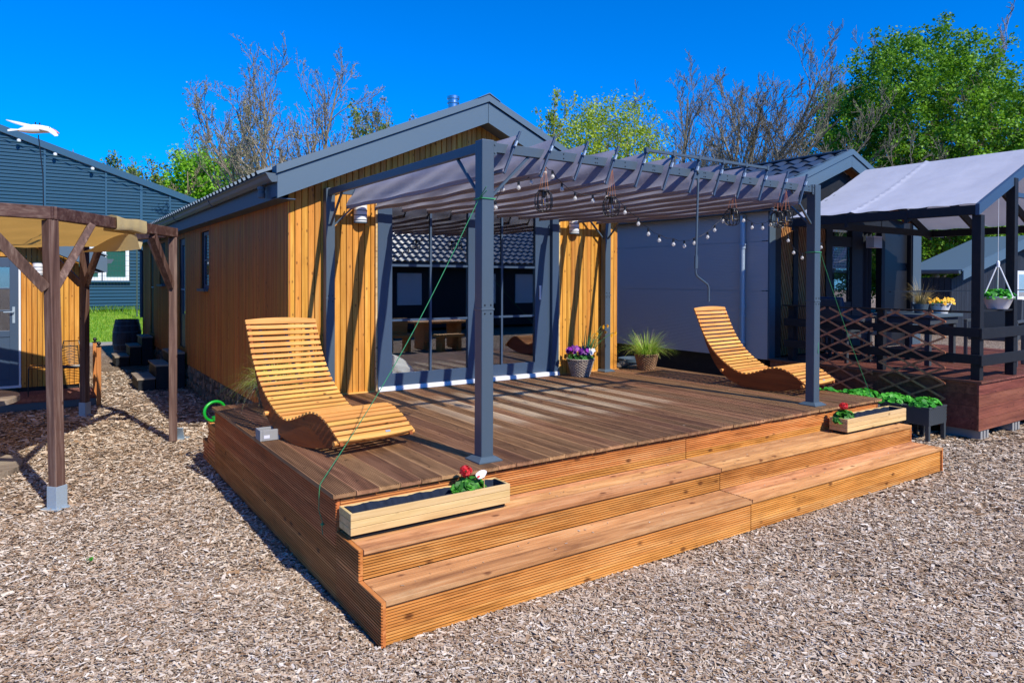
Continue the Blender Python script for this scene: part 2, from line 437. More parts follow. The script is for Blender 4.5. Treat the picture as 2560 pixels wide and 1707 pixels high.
M_WICK = wood('wicker', ['#5c5148', '#958a7e', '#c4bab0'], 'z', knots=0, var=.9, fine=60, along=40)
M_WICKB = wood('wicker_brown', ['#5a4230', '#8c6a4c', '#b0906c'], 'z', knots=0, var=.9, fine=60, along=40)
M_SOIL = paint('soil', '#2c2018', .95, .5, 0, .1, 40, bmp=.6)
M_LEAFG = leafmat('geranium_leaf', '#1f5a14', '#4f9a2c', .25)
M_LEAFS = leafmat('strawberry_leaf', '#1f7a1c', '#58b83c', .3)
M_LEAFP = leafmat('pansy_leaf', '#1f5a1c', '#4f9440', .25)
M_GRASSB = leafmat('grass_blade', '#5a9a1c', '#c8d860', .3)
M_GRASSD = leafmat('dry_grass_blade', '#8c7a4e', '#d8c89a', .2)
M_DAFL = leafmat('daffodil_leaf', '#2c6a3c', '#6fae78', .25)
M_REDFL = leafmat('red_petal', '#d4222a', '#f4565a', .25)
M_PURP = leafmat('purple_petal', '#4a0a6a', '#9a22a8', .2)
M_WHFL = leafmat('white_petal', '#c4c8e0', '#f0f0f4', .2)
M_YEL = leafmat('yellow_petal', '#e0a010', '#f8d038', .2)
M_LMAPLE = leafmat('maple_leaf', '#33660e', '#8cbc38', .38)
M_LYEL = leafmat('spring_leaf_yellow', '#7e9e20', '#bccc4c', .4)
M_LBUSH = leafmat('bush_leaf', '#559c18', '#9ccc38', .4)
M_LSPARSE = leafmat('sparse_leaf', '#5a7a2c', '#8ea04c', .3)
M_LBUD = leafmat('bud_leaf', '#76704e', '#a49c74', .25)
M_LAWN = leafmat('lawn_blade', '#4a8a18', '#9ab83c', .25)

# ================================================================== ground
def ground_mat():
    m, t, b = newmat('wood_chip_ground'); co = objco(t)
    vo = N(t, 'ShaderNodeTexVoronoi'); vo.inputs['Scale'].default_value = 1
    wv = noise(t, mapped(t, co, (9, 9, 9)), 1, 2)
    sk = N(t, 'ShaderNodeVectorMath', operation='ADD'); t.links.new(mapped(t, co, (28, 62, 1)), sk.inputs[0])
    sc = N(t, 'ShaderNodeVectorMath', operation='SCALE'); cb = N(t, 'ShaderNodeCombineXYZ'); t.links.new(wv, cb.inputs[0]); t.links.new(wv, cb.inputs[1])
    t.links.new(cb.outputs[0], sc.inputs[0]); sc.inputs[3].default_value = 14; t.links.new(sc.outputs[0], sk.inputs[1])
    t.links.new(sk.outputs[0], vo.inputs['Vector'])
    sp = N(t, 'ShaderNodeSeparateColor'); t.links.new(vo.outputs['Color'], sp.inputs[0])
    col = ramp(t, sp.outputs[0], [(0, lin('#4a3a2e')), (.35, lin('#7c6856')), (.7, lin('#a4927c')), (1, lin('#c4b8a8'))])
    big = noise(t, mapped(t, co, (.9, .9, .9)), 1, 5, .6)
    col = mix(t, big, mix(t, 1, col, (.75, .68, .62, 1), 'MULTIPLY'), col)
    t.links.new(col, b.inputs['Base Color']); b.inputs['Roughness'].default_value = .85; b.inputs['Specular IOR Level'].default_value = .2
    bump(t, b, math_(t, 'ADD', sp.outputs[1], math_(t, 'MULTIPLY', vo.outputs['Distance'], -.8)), .8, .02)
    return m
M_GROUND = ground_mat()
g = MB(); g.box(-150, 150, -150, 150, -.5, -.012)
o = part('ground', g, M_GROUND); tag(o, kind='structure')

def chipmat():
    m, t, b = newmat('wood_chip'); rd = rnd(t); co = objco(t)
    col = ramp(t, rd, [(0, lin('#543e2c')), (.2, lin('#907254')), (.45, lin('#ac957e')), (.7, lin('#c6b49e')), (.9, lin('#dcd2c4')), (1, lin('#b4aaa2'))])
    big = noise(t, mapped(t, co, (.8, .8, .8)), 1, 4, .6)
    col = mix(t, math_(t, 'MULTIPLY', math_(t, 'SUBTRACT', big, .42, True), 2.2, True), col, mix(t, 1, col, (.80, .76, .74, 1), 'MULTIPLY'))
    t.links.new(col, b.inputs['Base Color']); b.inputs['Roughness'].default_value = .75; b.inputs['Specular IOR Level'].default_value = .25
    return m
M_CHIP = chipmat()
def chips():
    P = []; SZ = []
    def inside(x, y):
        ok = ~((x > -.02) & (x < 6.2) & (y > -.665) & (y < 3.5))
        ok &= ~((x > .70) & (x < 5.6) & (y > 3.4))
        ok &= ~((x > 8.3) & (y > -.1))
        ok &= ~((y > 8.5) & (x < -.75))
        return ok
    cx, cy = -1.5, -4.09
    for (dmin, dmax, dens, L) in ((3.0, 4.6, 14000, .62), (4.6, 6.5, 8000, .72), (6.5, 9.5, 3200, 1.0), (9.5, 16, 800, 1.6)):
        # sample in the frustum
        n = int(dens * .5 * (R(77)) * (dmax ** 2 - dmin ** 2) * 1.12)
        rr = np.sqrt(RNG.uniform(dmin ** 2, (dmax * 1.06) ** 2, n)); th = RNG.uniform(R(34.3 - 39), R(34.3 + 40), n)
        x = cx + rr * np.sin(th); y = cy + rr * np.cos(th)
        k = inside(x, y); P.append(np.stack([x[k], y[k]], 1)); SZ.append(np.full(k.sum(), L))
    P = np.concatenate(P); SZ = np.concatenate(SZ); n = len(P)
    ln = RNG.gamma(4, .0066, n) * SZ + .008; wd = ln * RNG.uniform(.18, .42, n)
    big = RNG.random(n) < .02; ln[big] *= 1.6; wd[big] *= 1.5
    yaw = RNG.uniform(0, 2 * np.pi, n); tilt = RNG.normal(0, .17, n); roll = RNG.normal(0, .30, n)
    c = np.concatenate([P, RNG.uniform(-.006, .012, (n, 1))], 1)
    # a few strays carried up onto the treads and boards
    for k in range(150):
        q = RNG.random()
        if q < .4: c[k] = (RNG.uniform(.05, 6.1), RNG.uniform(-.66, -.37), .2505)
        elif q < .65: c[k] = (RNG.uniform(1.2, 5.0), RNG.uniform(-.36, -.03), .427)
        else: c[k] = (RNG.uniform(.1, 6.1), RNG.uniform(.0, 3.2) ** 1.0, .6605)
        tilt[k] = 0; roll[k] = 0; ln[k] = min(ln[k], .03) * .7; wd[k] *= .7
    a = np.stack([np.cos(yaw) * np.cos(tilt), np.sin(yaw) * np.cos(tilt), np.sin(tilt)], 1)
    s = np.stack([-np.sin(yaw) * np.cos(roll), np.cos(yaw) * np.cos(roll), np.sin(roll)], 1)
    a *= (ln / 2)[:, None]; s *= (wd / 2)[:, None]
    tp = RNG.uniform(.45, 1, n)[:, None]
    V = np.stack([c - a - s * tp, c + a - s, c + a * .9 + s * tp, c - a * 1.05 + s], 1)
    F = np.arange(n * 4).reshape(-1, 4)
    rv = np.clip(RNG.beta(2.2, 1.7, n), 0, 1)
    o = npmesh('wood_chips', V, F, rv, M_CHIP)
    tag(o, 'loose weathered wood chips covering the yard', kind='stuff')
chips()

def lawnmat():
    m, t, b = newmat('lawn'); co = objco(t)
    n = noise(t, mapped(t, co, (.6, .6, .6)), 1, 6, .65); n2 = noise(t, mapped(t, co, (14, 14, 14)), 1, 4, .7)
    col = ramp(t, math_(t, 'ADD', math_(t, 'MULTIPLY', n, .55), math_(t, 'MULTIPLY', n2, .45)), [(.3, lin('#3f7016')), (.5, lin('#6f9a26')), (.68, lin('#b0a852'))])
    t.links.new(col, b.inputs['Base Color']); b.inputs['Roughness'].default_value = .9; bump(t, b, n2, .8, .05)
    return m
M_LAWNG = lawnmat()
def bank(u, v):
    x = -16 + 34 * u; y = 20.1 + 11.5 * v
    z = .03 + .58 * (v ** 1.2) + .03 * math.sin(x * 1.3) * v
    return (x, y, z)
g = MB(); g.grid(bank, 40, 16)
o = part('lawn', g, M_LAWNG, smooth=True); tag(o, kind='structure')
# grass tufts along the barn foot and over the bank (nobody could count the blades)
n = 26000
u = RNG.random(n); v = RNG.random(n) ** .8
v[:7000] = RNG.uniform(.85, .93, 7000)
x = RNG.uniform(-1.6, 2.6, n); y = 20.1 + 11.5 * v
z = .03 + .58 * v ** 1.2
h = RNG.uniform(.03, .10, n); h[:7000] = RNG.uniform(.12, .36, 7000)
dx = RNG.normal(0, .35, (n, 2)) * h[:, None]; w = RNG.uniform(.008, .02, n)
an = RNG.uniform(0, 2 * np.pi, n)
b0 = np.stack([x, y, z - .02], 1); sd_ = np.stack([np.cos(an) * w, np.sin(an) * w, 0 * w], 1)
tp = b0 + np.stack([dx[:, 0], dx[:, 1], h + .02], 1)
V = np.stack([b0 - sd_, b0 + sd_, tp + sd_ * .2, tp - sd_ * .2], 1)
o = npmesh('grass', V, np.arange(n * 4).reshape(-1, 4), RNG.random(n), M_LAWN); tag(o, 'green lawn grass on the bank in front of the barn', kind='stuff')
g = MB(); g.box(-16, 3.2, 19.75, 20.15, -.05, .05)
o = part('path_kerb', g, M_CONC); tag(o, kind='structure')
# small weeds between the chips near the camera
wd = thing('weed', (-1.2, 1.5, 0), 'tiny green weed sprouting between the wood chips left of the terrace', 'weed', None)
wv_, wr_ = [], []
for i in range(14):
    a = random.uniform(0, 6.28); l = random.uniform(.012, .03)
    c = np.array([-1.2 + random.uniform(-.015, .015), 1.5 + random.uniform(-.015, .015), .012])
    d = np.array([math.cos(a) * l, math.sin(a) * l, random.uniform(.01, .03)]); s_ = np.array([-math.sin(a), math.cos(a), 0]) * .006
    wv_.append([c - s_ * .3, c + d * .5 - s_, c + d, c + d * .5 + s_]); wr_.append(random.random())
npmesh('leaves', wv_, np.arange(len(wv_) * 4).reshape(-1, 4), wr_, M_LEAFS, wd, (-1.2, 1.5, 0))

# ================================================================== terrace deck with steps
HD, ZM, ZL, YM, YL, LX = .656, .423, .247, -.361, -.662, 6.197
deck = thing('wooden_deck', (0, 0, 0), 'brown grooved timber terrace with wide orange steps along its front', 'deck')
b = MB()
for i in range(42):
    x0 = -.027 + i * .1487; y1 = 3.47 if x0 < 5.5 else 3.66
    if x0 < .60: y1 = 3.478
    j = random.uniform(-.004, .004)
    b.groove((x0, -.03 + j, HD), (0, 1, 0), (1, 0, 0), (0, 0, 1), y1 + .03 - j, .1447, .028, 11, .008)
part('deck_boards', b, M_DECK, deck)
def rows(b, ztop, zbot, O, a, n, L, ng=9, dep=.010, h=.145, gap=.005):
    z = ztop
    while z - zbot > .012:
        z0 = max(zbot, z - h); k = max(1, round(ng * (z - z0) / h))
        b.groove((O[0], O[1], z0), a, (0, 0, 1), n, L, z - z0, .026, k, dep)
        z = z0 - gap
b = MB()
rows(b, HD - .029, .004, (0, 3.478, 0), (0, -1, 0), (-1, 0, 0), 3.476)
part('side_panel', b, M_SIDE, deck)
b = MB(); rows(b, HD - .029, .004, (LX, .0, 0), (0, 1, 0), (1, 0, 0), 3.65); part('side_panel', b, M_SIDE, deck)
b = MB()
for x0, x1 in ((.03, 3.095), (3.103, LX - .03)):
    rows(b, HD - .029, ZM + .002, (x0, 0, 0), (1, 0, 0), (0, -1, 0), x1 - x0)
part('upper_riser', b, M_RISE, deck)
b = MB()
for x0, x1, dz in ((.028, 3.096, 0), (3.104, LX - .028, .004)):
    for y0, wdt in ((-.375, .145), (-.226, .145), (-.077, .075)):
        b.groove((x0, y0, ZM + dz), (1, 0, 0), (0, 1, 0), (0, 0, 1), x1 - x0, wdt, .027, max(2, round(wdt / .0135)), .005)
part('middle_tread', b, M_TREADW, deck)
b = MB()
for x0, x1 in ((.028, 3.096), (3.104, LX - .028)):
    rows(b, ZM - .029, ZL + .003, (x0, YM, 0), (1, 0, 0), (0, -1, 0), x1 - x0)
part('middle_riser', b, M_RISE, deck)
b = MB()
for x0, x1, dz in ((.028, 3.096, 0), (3.104, LX - .028, .003)):
    for y0, wdt in ((-.676, .145), (-.527, .164)):
        b.groove((x0, y0, ZL + dz), (1, 0, 0), (0, 1, 0), (0, 0, 1), x1 - x0, wdt, .027, 11, .005)
part('lower_tread', b, M_TREADW, deck)
b = MB()
for x0, x1 in ((.028, 3.096), (3.104, LX - .028)):
    rows(b, ZL - .029, .004, (x0, YL, 0), (1, 0, 0), (0, -1, 0), x1 - x0)
part('lower_riser', b, M_RISE, deck)
for sx, nx in ((0, -1), (LX, 1)):
    b = MB()
    ya = YM - .001
    rows(b, ZM - .003, ZL + .002, (sx, ya if nx > 0 else -.003, 0), (0, 1 if nx > 0 else -1, 0), (nx, 0, 0), -.003 - ya)
    yb = YL - .014
    rows(b, ZL - .003, .004, (sx, yb if nx > 0 else -.003, 0), (0, 1 if nx > 0 else -1, 0), (nx, 0, 0), -.003 - yb)
    part('step_side_panel', b, M_SIDE, deck)
# small steps down at the back of the left edge
for (y0, y1, z) in ((3.482, 3.83, .44), (3.832, 4.09, .22)):
    b = MB(); rows(b, z - .028, .004, (0, y1, 0), (0, -1, 0), (-1, 0, 0), y1 - y0, ng=4)
    b.groove((0, y0, z), (1, 0, 0), (0, 1, 0), (0, 0, 1), .66, y1 - y0, .026, 14, .003)
    b.box(.027, .66, y1 - .022, y1 - .002, .004, z - .028)
    part('back_step', b, M_SIDE, deck)
# joists hidden under the boards keep light from leaking through
b = MB(); b.box(.03, LX - .03, .03, 3.46, .02, HD - .032); part('sub_frame', b, M_BLACKW, deck)

# ================================================================== main cabin
def siding(b, along, c0, c1, fixed, nrm, zb, ztop, pitch=.0725, w=.066, t=.02, skip=None):
    """vertical boards on a wall; ztop(c) gives the top; skip(c)-> list of (z0,z1) pieces"""
    c = c0
    while c < c1 - .01:
        e = min(c + w, c1)
        pieces = skip(c, e) if skip else None
        if pieces is None: pieces = [(zb, None)]
        r = random.random(); th = t + random.uniform(-.002, .002)
        for (z0, z1) in pieces:
            zt0 = ztop(c) if z1 is None else z1; zt1 = ztop(e) if z1 is None else z1
            q0, q1 = fixed, fixed + nrm * th
            ch = .004
            if along == 'x':
                pr = [(c, q0), (c, q1 - nrm * ch), (c + ch, q1), (e - ch, q1), (e, q1 - nrm * ch), (e, q0)]
                vs = [(p[0], p[1], z0) for p in pr] + [(p[0], p[1], zt0 + (zt1 - zt0) * (p[0] - c) / (e - c)) for p in pr]
            else:
                pr = [(q0, c), (q1 - nrm * ch, c), (q1, c + ch), (q1, e - ch), (q1 - nrm * ch, e), (q0, e)]
                vs = [(p[0], p[1], z0) for p in pr] + [(p[0], p[1], zt0 + (zt1 - zt0) * (p[1] - c) / (e - c)) for p in pr]
            fs = [(i, (i + 1) % 6, 6 + (i + 1) % 6, 6 + i) for i in range(6)] + [tuple(range(6)), tuple(range(11, 5, -1))]
            b.add(vs, fs, r)
        c += pitch

def trapez_roof(b, x0, z0, x1, z1, ya, yb, pitch=.12, hgt=.025):
    """trapezoidal sheet, ribs running up the slope"""
    d = Vector((x1 - x0, 0, z1 - z0)); n = Vector((-(z1 - z0), 0, x1 - x0)).normalized()
    if n.z < 0: n = -n
    pr = []; y = ya
    while y < yb:
        pr += [(y, 0), (y + pitch * .45, 0), (y + pitch * .55, hgt), (y + pitch * .9, hgt)]; y += pitch
    pr.append((min(y, yb + .05), 0))
    vs = []
    for base in (Vector((x0, 0, z0)), Vector((x1, 0, z1))):
        for (yy, h) in pr: vs.append(base + Vector((0, yy, 0)) + n * h)
    m = len(pr); b.add(vs, [(i, i + 1, m + i + 1, m + i) for i in range(m - 1)], .5)

def rake_board(b, xa, za, xb, zb, h, y0, y1):
    b.prism([(xa, za - h), (xb, zb - h), (xb, zb), (xa, za)], lambda a, c, t: (a, t, c), y0, y1, .5)

CX0, CX1, CY, CYE = .74, 5.52, 3.46, 15.9     # outer faces of the cabin walls
XA, SL = 3.13, .43                             # ridge and slope
def under(x): return 2.80 + SL * (min(x, 2 * XA - x) - .56)      # underside line of the rake
cab = thing('wooden_cabin', (.74, 3.46, 0), 'larch clad cabin with dark grey gable roof and wide sliding glass door', 'cabin')
# dark sheathing behind the boards, with openings
b = MB()
for (x0, x1, z0, z1) in ((CX0 + .03, 1.75, .42, 2.75), (4.40, CX1 - .03, .42, 2.75), (1.75, 4.40, .42, .655)):
    b.box(x0, x1, CY + .022, CY + .12, z0, z1, .5)
b.prism([(CX0 + .03, 2.75), (1.75, 2.75), (1.75, 2.935), (4.40, 2.935), (4.40, 2.75), (CX1 - .03, 2.75), (XA, under(XA) + .1)], lambda a, c, t: (a, t, c), CY + .022, CY + .12, .5)
for (y0, y1, z0, z1) in ((3.59, 7.70, .42, 2.82), (7.70, 8.25, .42, 1.78), (8.25, 9.8, .42, 2.82), (10.35, CYE, .42, 2.82), (7.70, 8.25, 2.72, 2.82), (9.8, 10.35, .42, .7), (9.8, 10.35, 2.69, 2.82)):
    b.box(CX0 + .022, CX0 + .14, y0, y1, z0, z1, .5)
b.box(CX1 - .14, CX1 - .022, 3.6, CYE, .42, 2.82, .5)
b.prism([(CX0 + .022, .42), (CX1 - .022, .42), (CX1 - .022, 2.8), (XA, 3.85), (CX0 + .022, 2.8)], lambda a, c, t: (a, t, c), CYE - .1, CYE, .5)
part('wall', b, M_BLACKW, cab)
b = MB()
siding(b, 'x', CX0, 1.728, CY + .02, -1, .664, under)
siding(b, 'x', 4.425, CX1 + .001, CY + .02, -1, .664, under)
siding(b, 'x', 1.73, 4.42, CY + .02, -1, 2.94, under)
part('front_cladding', b, M_LARCH, cab)
for x0, x1 in ((CX0 - .006, 1.728), (4.425, CX1 + .006)):
    b = MB(); b.box(x0, x1, CY - .022, CY + .019, .657, .672); part('base_strip', b, M_SLAT, cab)
b = MB()
def lskip(c, e):
    if c > 7.66 and c < 8.25: return [(.42, 1.79), (2.72, 2.83)]
    if c > 9.76 and c < 10.36: return [(.42, .69), (2.70, 2.83)]
    if c > 12.1 and c < 12.9: return [(.42, 1.83), (2.72, 2.83)]
    if c > 13.86 and c < 14.4: return [(.42, .69), (2.70, 2.83)]
    return None
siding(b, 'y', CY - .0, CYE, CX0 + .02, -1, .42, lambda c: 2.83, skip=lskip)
part('side_cladding', b, M_LARCH_SHADE, cab)
# roof sheet, trims and fascia
YR0, YR1 = 3.22, CYE + .3
b = MB()
trapez_roof(b, .425, 3.052, XA, 3.045 + SL * (XA - .50), YR0 + .17, YR1, .20, .035)
trapez_roof(b, 2 * XA - .50, 3.045, XA, 3.045 + SL * (XA - .50), YR0 + .06, YR1)
roof = part('roof', b, M_TRIM, cab)
b = MB()
zt = lambda x: 3.04 + SL * (min(x, 2 * XA - x) - .56)
rake_board(b, .56, zt(.56), XA - .003, zt(XA), .25, YR0 + .012, YR0 + .05); rake_board(b, 2 * XA - .56, zt(.56), XA + .003, zt(XA), .25, YR0 + .012, YR0 + .05)
part('barge_board', b, M_TRIM, roof)
b = MB()
for s in (1, -1):
    f = lambda x: XA - s * (XA - x)
    xa = f(.545)
    vs = []
    for (x, off) in ((.545, 0), (XA, 0)):
        zz = zt(x) + .008
        for (y, z) in ((YR0 - .012, zz - .0), (YR0 - .012, zz + .012), (YR0 - .010, zz + .085), (YR0 + .16, zz + .085), (YR0 + .16, zz + .03)):
            vs.append((f(x), y, z))
    b.add(vs, [(i, i + 1, 6 + i, 5 + i) for i in range(4)] + [tuple(range(5)), tuple(range(9, 4, -1))], .5)
part('verge_trim', b, M_TRIM, roof)
for x in np.arange(.8, 5.7, .55):
    z = zt(x) + .09
    b = MB(); b.lathe([(.0, .012), (.009, .010), (.013, 0), (.013, -.006)], (x, YR0 + .05, z), 8)
    part('screw', b, M_BLACK, roof, smooth=True)
b = MB()
b.prism([(XA - .16, zt(XA - .16) + .095), (XA, zt(XA) + .10), (XA + .16, zt(XA - .16) + .095), (XA + .16, zt(XA - .16) + .10), (XA, zt(XA) + .112), (XA - .16, zt(XA - .16) + .10)], lambda a, c, t: (a, t, c), YR0 - .02, YR1, .5)
part('ridge_cap', b, M_TRIM, roof)
b = MB()
for s in (1, -1):
    f = lambda x: XA - s * (XA - x)
    b.prism([(.56, 2.795), (XA, 2.795 + SL * (XA - .56)), (XA, 2.81 + SL * (XA - .56)), (.56, 2.81)], lambda a, c, t: (f(a), t, c), YR0 + .05, CY - .001, .5)
part('soffit', b, M_ANTH, roof)
b = MB(); b.box(.56, .585, YR0 + .052, YR1 - .1, 2.79, 3.03); b.box(.586, .76, YR0 + .06, YR1 - .1, 2.79, 2.80)
part('fascia', b, M_FRAME, roof)
b = MB()
pr = [(.558, 3.035), (.558, 2.965), (.505, 2.955), (.478, 2.985), (.462, 3.02), (.440, 3.04), (.440, 3.047), (.468, 3.028), (.486, 2.992), (.51, 2.966), (.55, 2.972), (.55, 3.035)]
b.prism(pr, lambda a, c, t: (a, t, c), YR0 + .02, YR1, .5)
b.prism([(.558, 3.04), (.558, 2.957), (.505, 2.95), (.474, 2.985), (.456, 3.02), (.436, 3.045)], lambda a, c, t: (a, t, c), YR0 + .012, YR0 + .022, .5)
for y in (6.2, 9.2, 12.2): b.prism([(.56, 3.04), (.56, 2.952), (.503, 2.945), (.470, 2.985), (.452, 3.02), (.434, 3.048)], lambda a, c, t: (a, t, c), y, y + .03, .5)
part('gutter', b, M_ANTH, roof)
b = MB()
b.tube([(.50, 15.35, 2.96), (.50, 15.35, 2.86), (.56, 15.35, 2.74), (.655, 15.35, 2.62), (.655, 15.35, 2.5), (.655, 15.35, 1.0)], .042, 10)
part('downpipe', b, M_ANTH, cab, smooth=True)
b = MB(); b.lathe([(.07, -.3), (.07, .19), (.083, .195), (.083, .21), (.072, .215), (.072, .25), (.085, .255), (.085, .29), (.06, .30), (.02, .30)], (3.235, 4.3, 4.17), 20)
part('chimney_flue', b, M_STEEL, roof, smooth=True)
# stacked split firewood below the side wall, built as one plinth of blocks
b = MB()
rs = random.Random(3)
for row in range(3):
    y = 3.5
    while y < 15.8:
        w = rs.uniform(.05, .11); h0 = .0 + row * .14 + rs.uniform(-.03, .03); h = rs.uniform(.12, .2)
        cx = CX0 + .09 + rs.uniform(-.035, .03); d = rs.uniform(.03, .06)
        ww = w * .5; poly = []
        for k in range(6):
            a = k / 6 * 6.283 + rs.uniform(-.25, .25); poly.append((math.cos(a) * ww * rs.uniform(.75, 1.1), math.sin(a) * h * .52 * rs.uniform(.8, 1.1)))
        cy_ = y + w / 2; cz = min(h0 + h / 2, .36); r_ = rs.random()
        front = [(cx - d - rs.uniform(0, .03), cy_ + p[0] * .7, cz + p[1] * .75) for p in poly]; back = [(cx + .05, cy_ + p[0], cz + p[1]) for p in poly]
        b.add(front + back, [tuple(range(6))] + [(i, 6 + i, 6 + (i + 1) % 6, (i + 1) % 6) for i in range(6)], r_); y += w * .93
b.box(CX0 + .12, CX0 + .2, 3.5, 15.8, 0, .42, .1)
part('plinth', b, M_LOG, cab)
# side windows and doors
for (y0, y1, z0, z1, sill) in ((7.72, 8.23, 1.80, 2.71, True), (12.15, 12.85, 1.84, 2.71, True)):
    b = MB(); fr = .055; x0, x1 = CX0 + .035, CX0 + .075
    b.box(x0, x1, y0, y0 + fr, z0, z1); b.box(x0, x1, y1 - fr, y1, z0, z1); b.box(x0, x1, y0 + fr, y1 - fr, z1 - fr, z1); b.box(x0, x1, y0 + fr, y1 - fr, z0, z0 + fr)
    b.box(x0 - .003, x0 + .02, y0 + fr, y1 - fr, (z0 + z1) / 2 - .012, (z0 + z1) / 2 + .012)
    wn = part('window', b, M_FRAME, cab)
    b = MB(); b.box(CX0 + .052, CX0 + .056, y0 + fr, y1 - fr, z0 + fr, z1 - fr); part('pane', b, M_GLASS, wn)
    b = MB(); b.box(CX0 - .07, CX0 + .035, y0 - .03, y1 + .03, z0 - .045, z0 - .002); part('sill', b, M_ANTH, wn)
for (y0, y1) in ((9.82, 10.34), (13.88, 14.38)):
    b = MB(); x0, x1 = CX0 + .03, CX0 + .08
    b.box(x0, x1, y0, y0 + .09, .70, 2.69); b.box(x0, x1, y1 - .09, y1, .70, 2.69); b.box(x0, x1, y0 + .09, y1 - .09, 2.58, 2.69); b.box(x0, x1, y0 + .09, y1 - .09, .70, 1.3)
    dr = part('side_door', b, M_FRAME, cab)
    b = MB(); b.box(x0 + .02, x0 + .025, y0 + .09, y1 - .09, 1.3, 2.58); part('pane', b, M_GLASS, dr)
    b = MB(); b.box(x0 - .012, x0 - .001, y0 + .025, y0 + .055, 1.62, 1.86); b.tube([(x0 - .01, y0 + .04, 1.76), (x0 - .055, y0 + .04, 1.76), (x0 - .055, y0 + .15, 1.76)], .011, 8)
    part('handle', b, M_STEEL, dr, smooth=True)
# sliding terrace door
yf = 3.425
b = MB()
b.box(1.752, 1.830, yf - .005, 3.54, .712, 2.935); b.box(4.285, 4.395, yf - .005, 3.54, .712, 2.935); b.box(1.83, 4.285, yf - .005, 3.54, 2.875, 2.935)
b.box(4.150, 4.284, yf + .05, 3.54, .712, 2.875)
door = part('sliding_door', b, M_FRAME, cab)
for (x0, x1, yy, stl, str_) in ((1.832, 3.098, yf, .10, .135), (3.100, 4.148, yf + .045, .012, .115)):
    b = MB(); t_ = .05
    b.box(x0, x0 + stl, yy, yy + t_, .715, 2.873); b.box(x1 - str_, x1, yy, yy + t_, .715, 2.873)
    b.box(x0 + stl, x1 - str_, yy, yy + t_, .715, .852); b.box(x0 + stl, x1 - str_, yy, yy + t_, 2.83, 2.873)
    xm = 2.445 if x0 < 2 else 3.508
    for zz in (1.475, 2.12): b.box(x0 + stl, x1 - str_, yy + .012, yy + .022, zz - .013, zz + .013)
    b.box(xm - .013, xm + .013, yy + .0125, yy + .0215, .852, 2.83)
    sash = part('sash', b, M_FRAME, door)
    b = MB(); b.box(x0 + stl, x1 - str_, yy + .026, yy + .032, .852, 2.83); part('pane', b, M_GLASS, sash)
b = MB(); b.box(4.092, 4.122, yf + .03, yf + .045, 1.69, 1.88); b.box(4.1, 4.114, yf + .022, yf + .031, 1.72, 1.85)
part('handle', b, M_LAMPW, door, bevel=.003)
b = MB(); b.box(1.756, 4.39, 3.395, 3.48, .676, .710); b.box(1.756, 4.39, 3.385, 3.40, .66, .69); b.box(1.756, 4.39, 3.41, 3.48, .655, .676)
part('sill', b, M_WHITE, door, bevel=.002)
for x0, x1 in ((1.729, 1.751), (4.397, 4.422)):
    b = MB(); b.box(x0, x1, 3.43, 3.5, .665, 2.935); part('edge_strip', b, M_PLANT, door)
# interior
b = MB()
b.box(.92, 5.34, 3.58, 9.0, .60, .655); part('floor', b, M_FLOORIN, cab)
b = MB(); b.box(.90, .92, 3.6, 9, .655, 3.0); b.box(5.34, 5.36, 3.6, 9, .655, 3.0); b.box(.92, 5.34, 9.0, 9.05, .655, 3.0); b.box(.92, 5.34, 3.6, 9.0, 3.0, 3.05)
part('interior_wall', b, M_DARKIN, cab)
# things seen through the glass
b = MB(); b.box(1.80, 1.985, 3.62, 3.95, .657, 1.22); b.box(1.79, 1.99, 3.61, 3.96, 1.222, 1.25)
whole('cabinet', b, M_WHITE, (1.89, 3.78, .657), 'pale low cabinet just inside the sliding glass door', 'cabinet', bevel=.004)
b = MB()
def bag(u, v):
    th = u * 2 * math.pi; k = .5 - .5 * math.cos(v * math.pi)
    rr = .19 * math.sin(v * math.pi) ** .6 * (1 + .14 * math.sin(5 * th + 3 * v) + .1 * math.sin(9 * th + 7 * v)) + .012
    return (2.20 + rr * math.cos(th) - .14 * v * v, 3.82 + rr * .7 * math.sin(th), .66 + .36 * v + .03 * math.sin(4 * th))
b.grid(bag, 40, 18)
b.tube([(2.06, 3.82, .98), (2.02, 3.8, 1.05), (1.98, 3.79, 1.12)], [.05, .028, .045], 8)
whole('white_sack', b, M_BAG, (2.20, 3.82, .66), 'white crumpled sack on the floor behind the glass door', 'sack', smooth=True)
def wall_lamp(x, y, z, label, ny=-1, s=1.0):
    r_ = .075 * s; h = .205 * s
    t = thing('wall_lamp', (x, y, z), label, 'lamp', 'white banded wall lamps')
    b = MB()
    b.lathe([(0, h), (r_, h), (r_, 0), (0, 0)], (x, y, z), 14, a0=math.pi, a1=2 * math.pi); b.box(x - r_, x + r_, y - .001, y + .008, z, z + h)
    part('shade', b, M_LAMPW, t, smooth=True)
    b = MB()
    for k in (.10, .36, .62): b.lathe([(r_ + .0035, k * h), (r_ + .0035, k * h + .009), (r_ - .002, k * h + .009), (r_ - .002, k * h), (r_ + .0035, k * h)], (x, y, z), 14, a0=math.pi, a1=2 * math.pi)
    b.lathe([(0, -.012), (r_ + .004, -.012), (r_ + .004, .004), (r_ - .002, .004)], (x, y, z), 14, a0=math.pi, a1=2 * math.pi)
    b.lathe([(0, h + .008), (r_ + .003, h + .008), (r_ + .003, h - .004)], (x, y, z), 14, a0=math.pi, a1=2 * math.pi)
    part('band', b, M_ANTH, t)
wall_lamp(1.545, 3.438, 2.60, 'white banded wall lamp left of the sliding glass door')
wall_lamp(4.665, 3.438, 2.60, 'white banded wall lamp right of the sliding glass door')
b = MB(); b.lathe([(0, 0), (.035, 0), (.04, .02), (.04, .055), (.034, .06), (.034, .085), (.042, .09), (.042, .12), (0, .12)], (.50, 3.62, 2.82), 16)
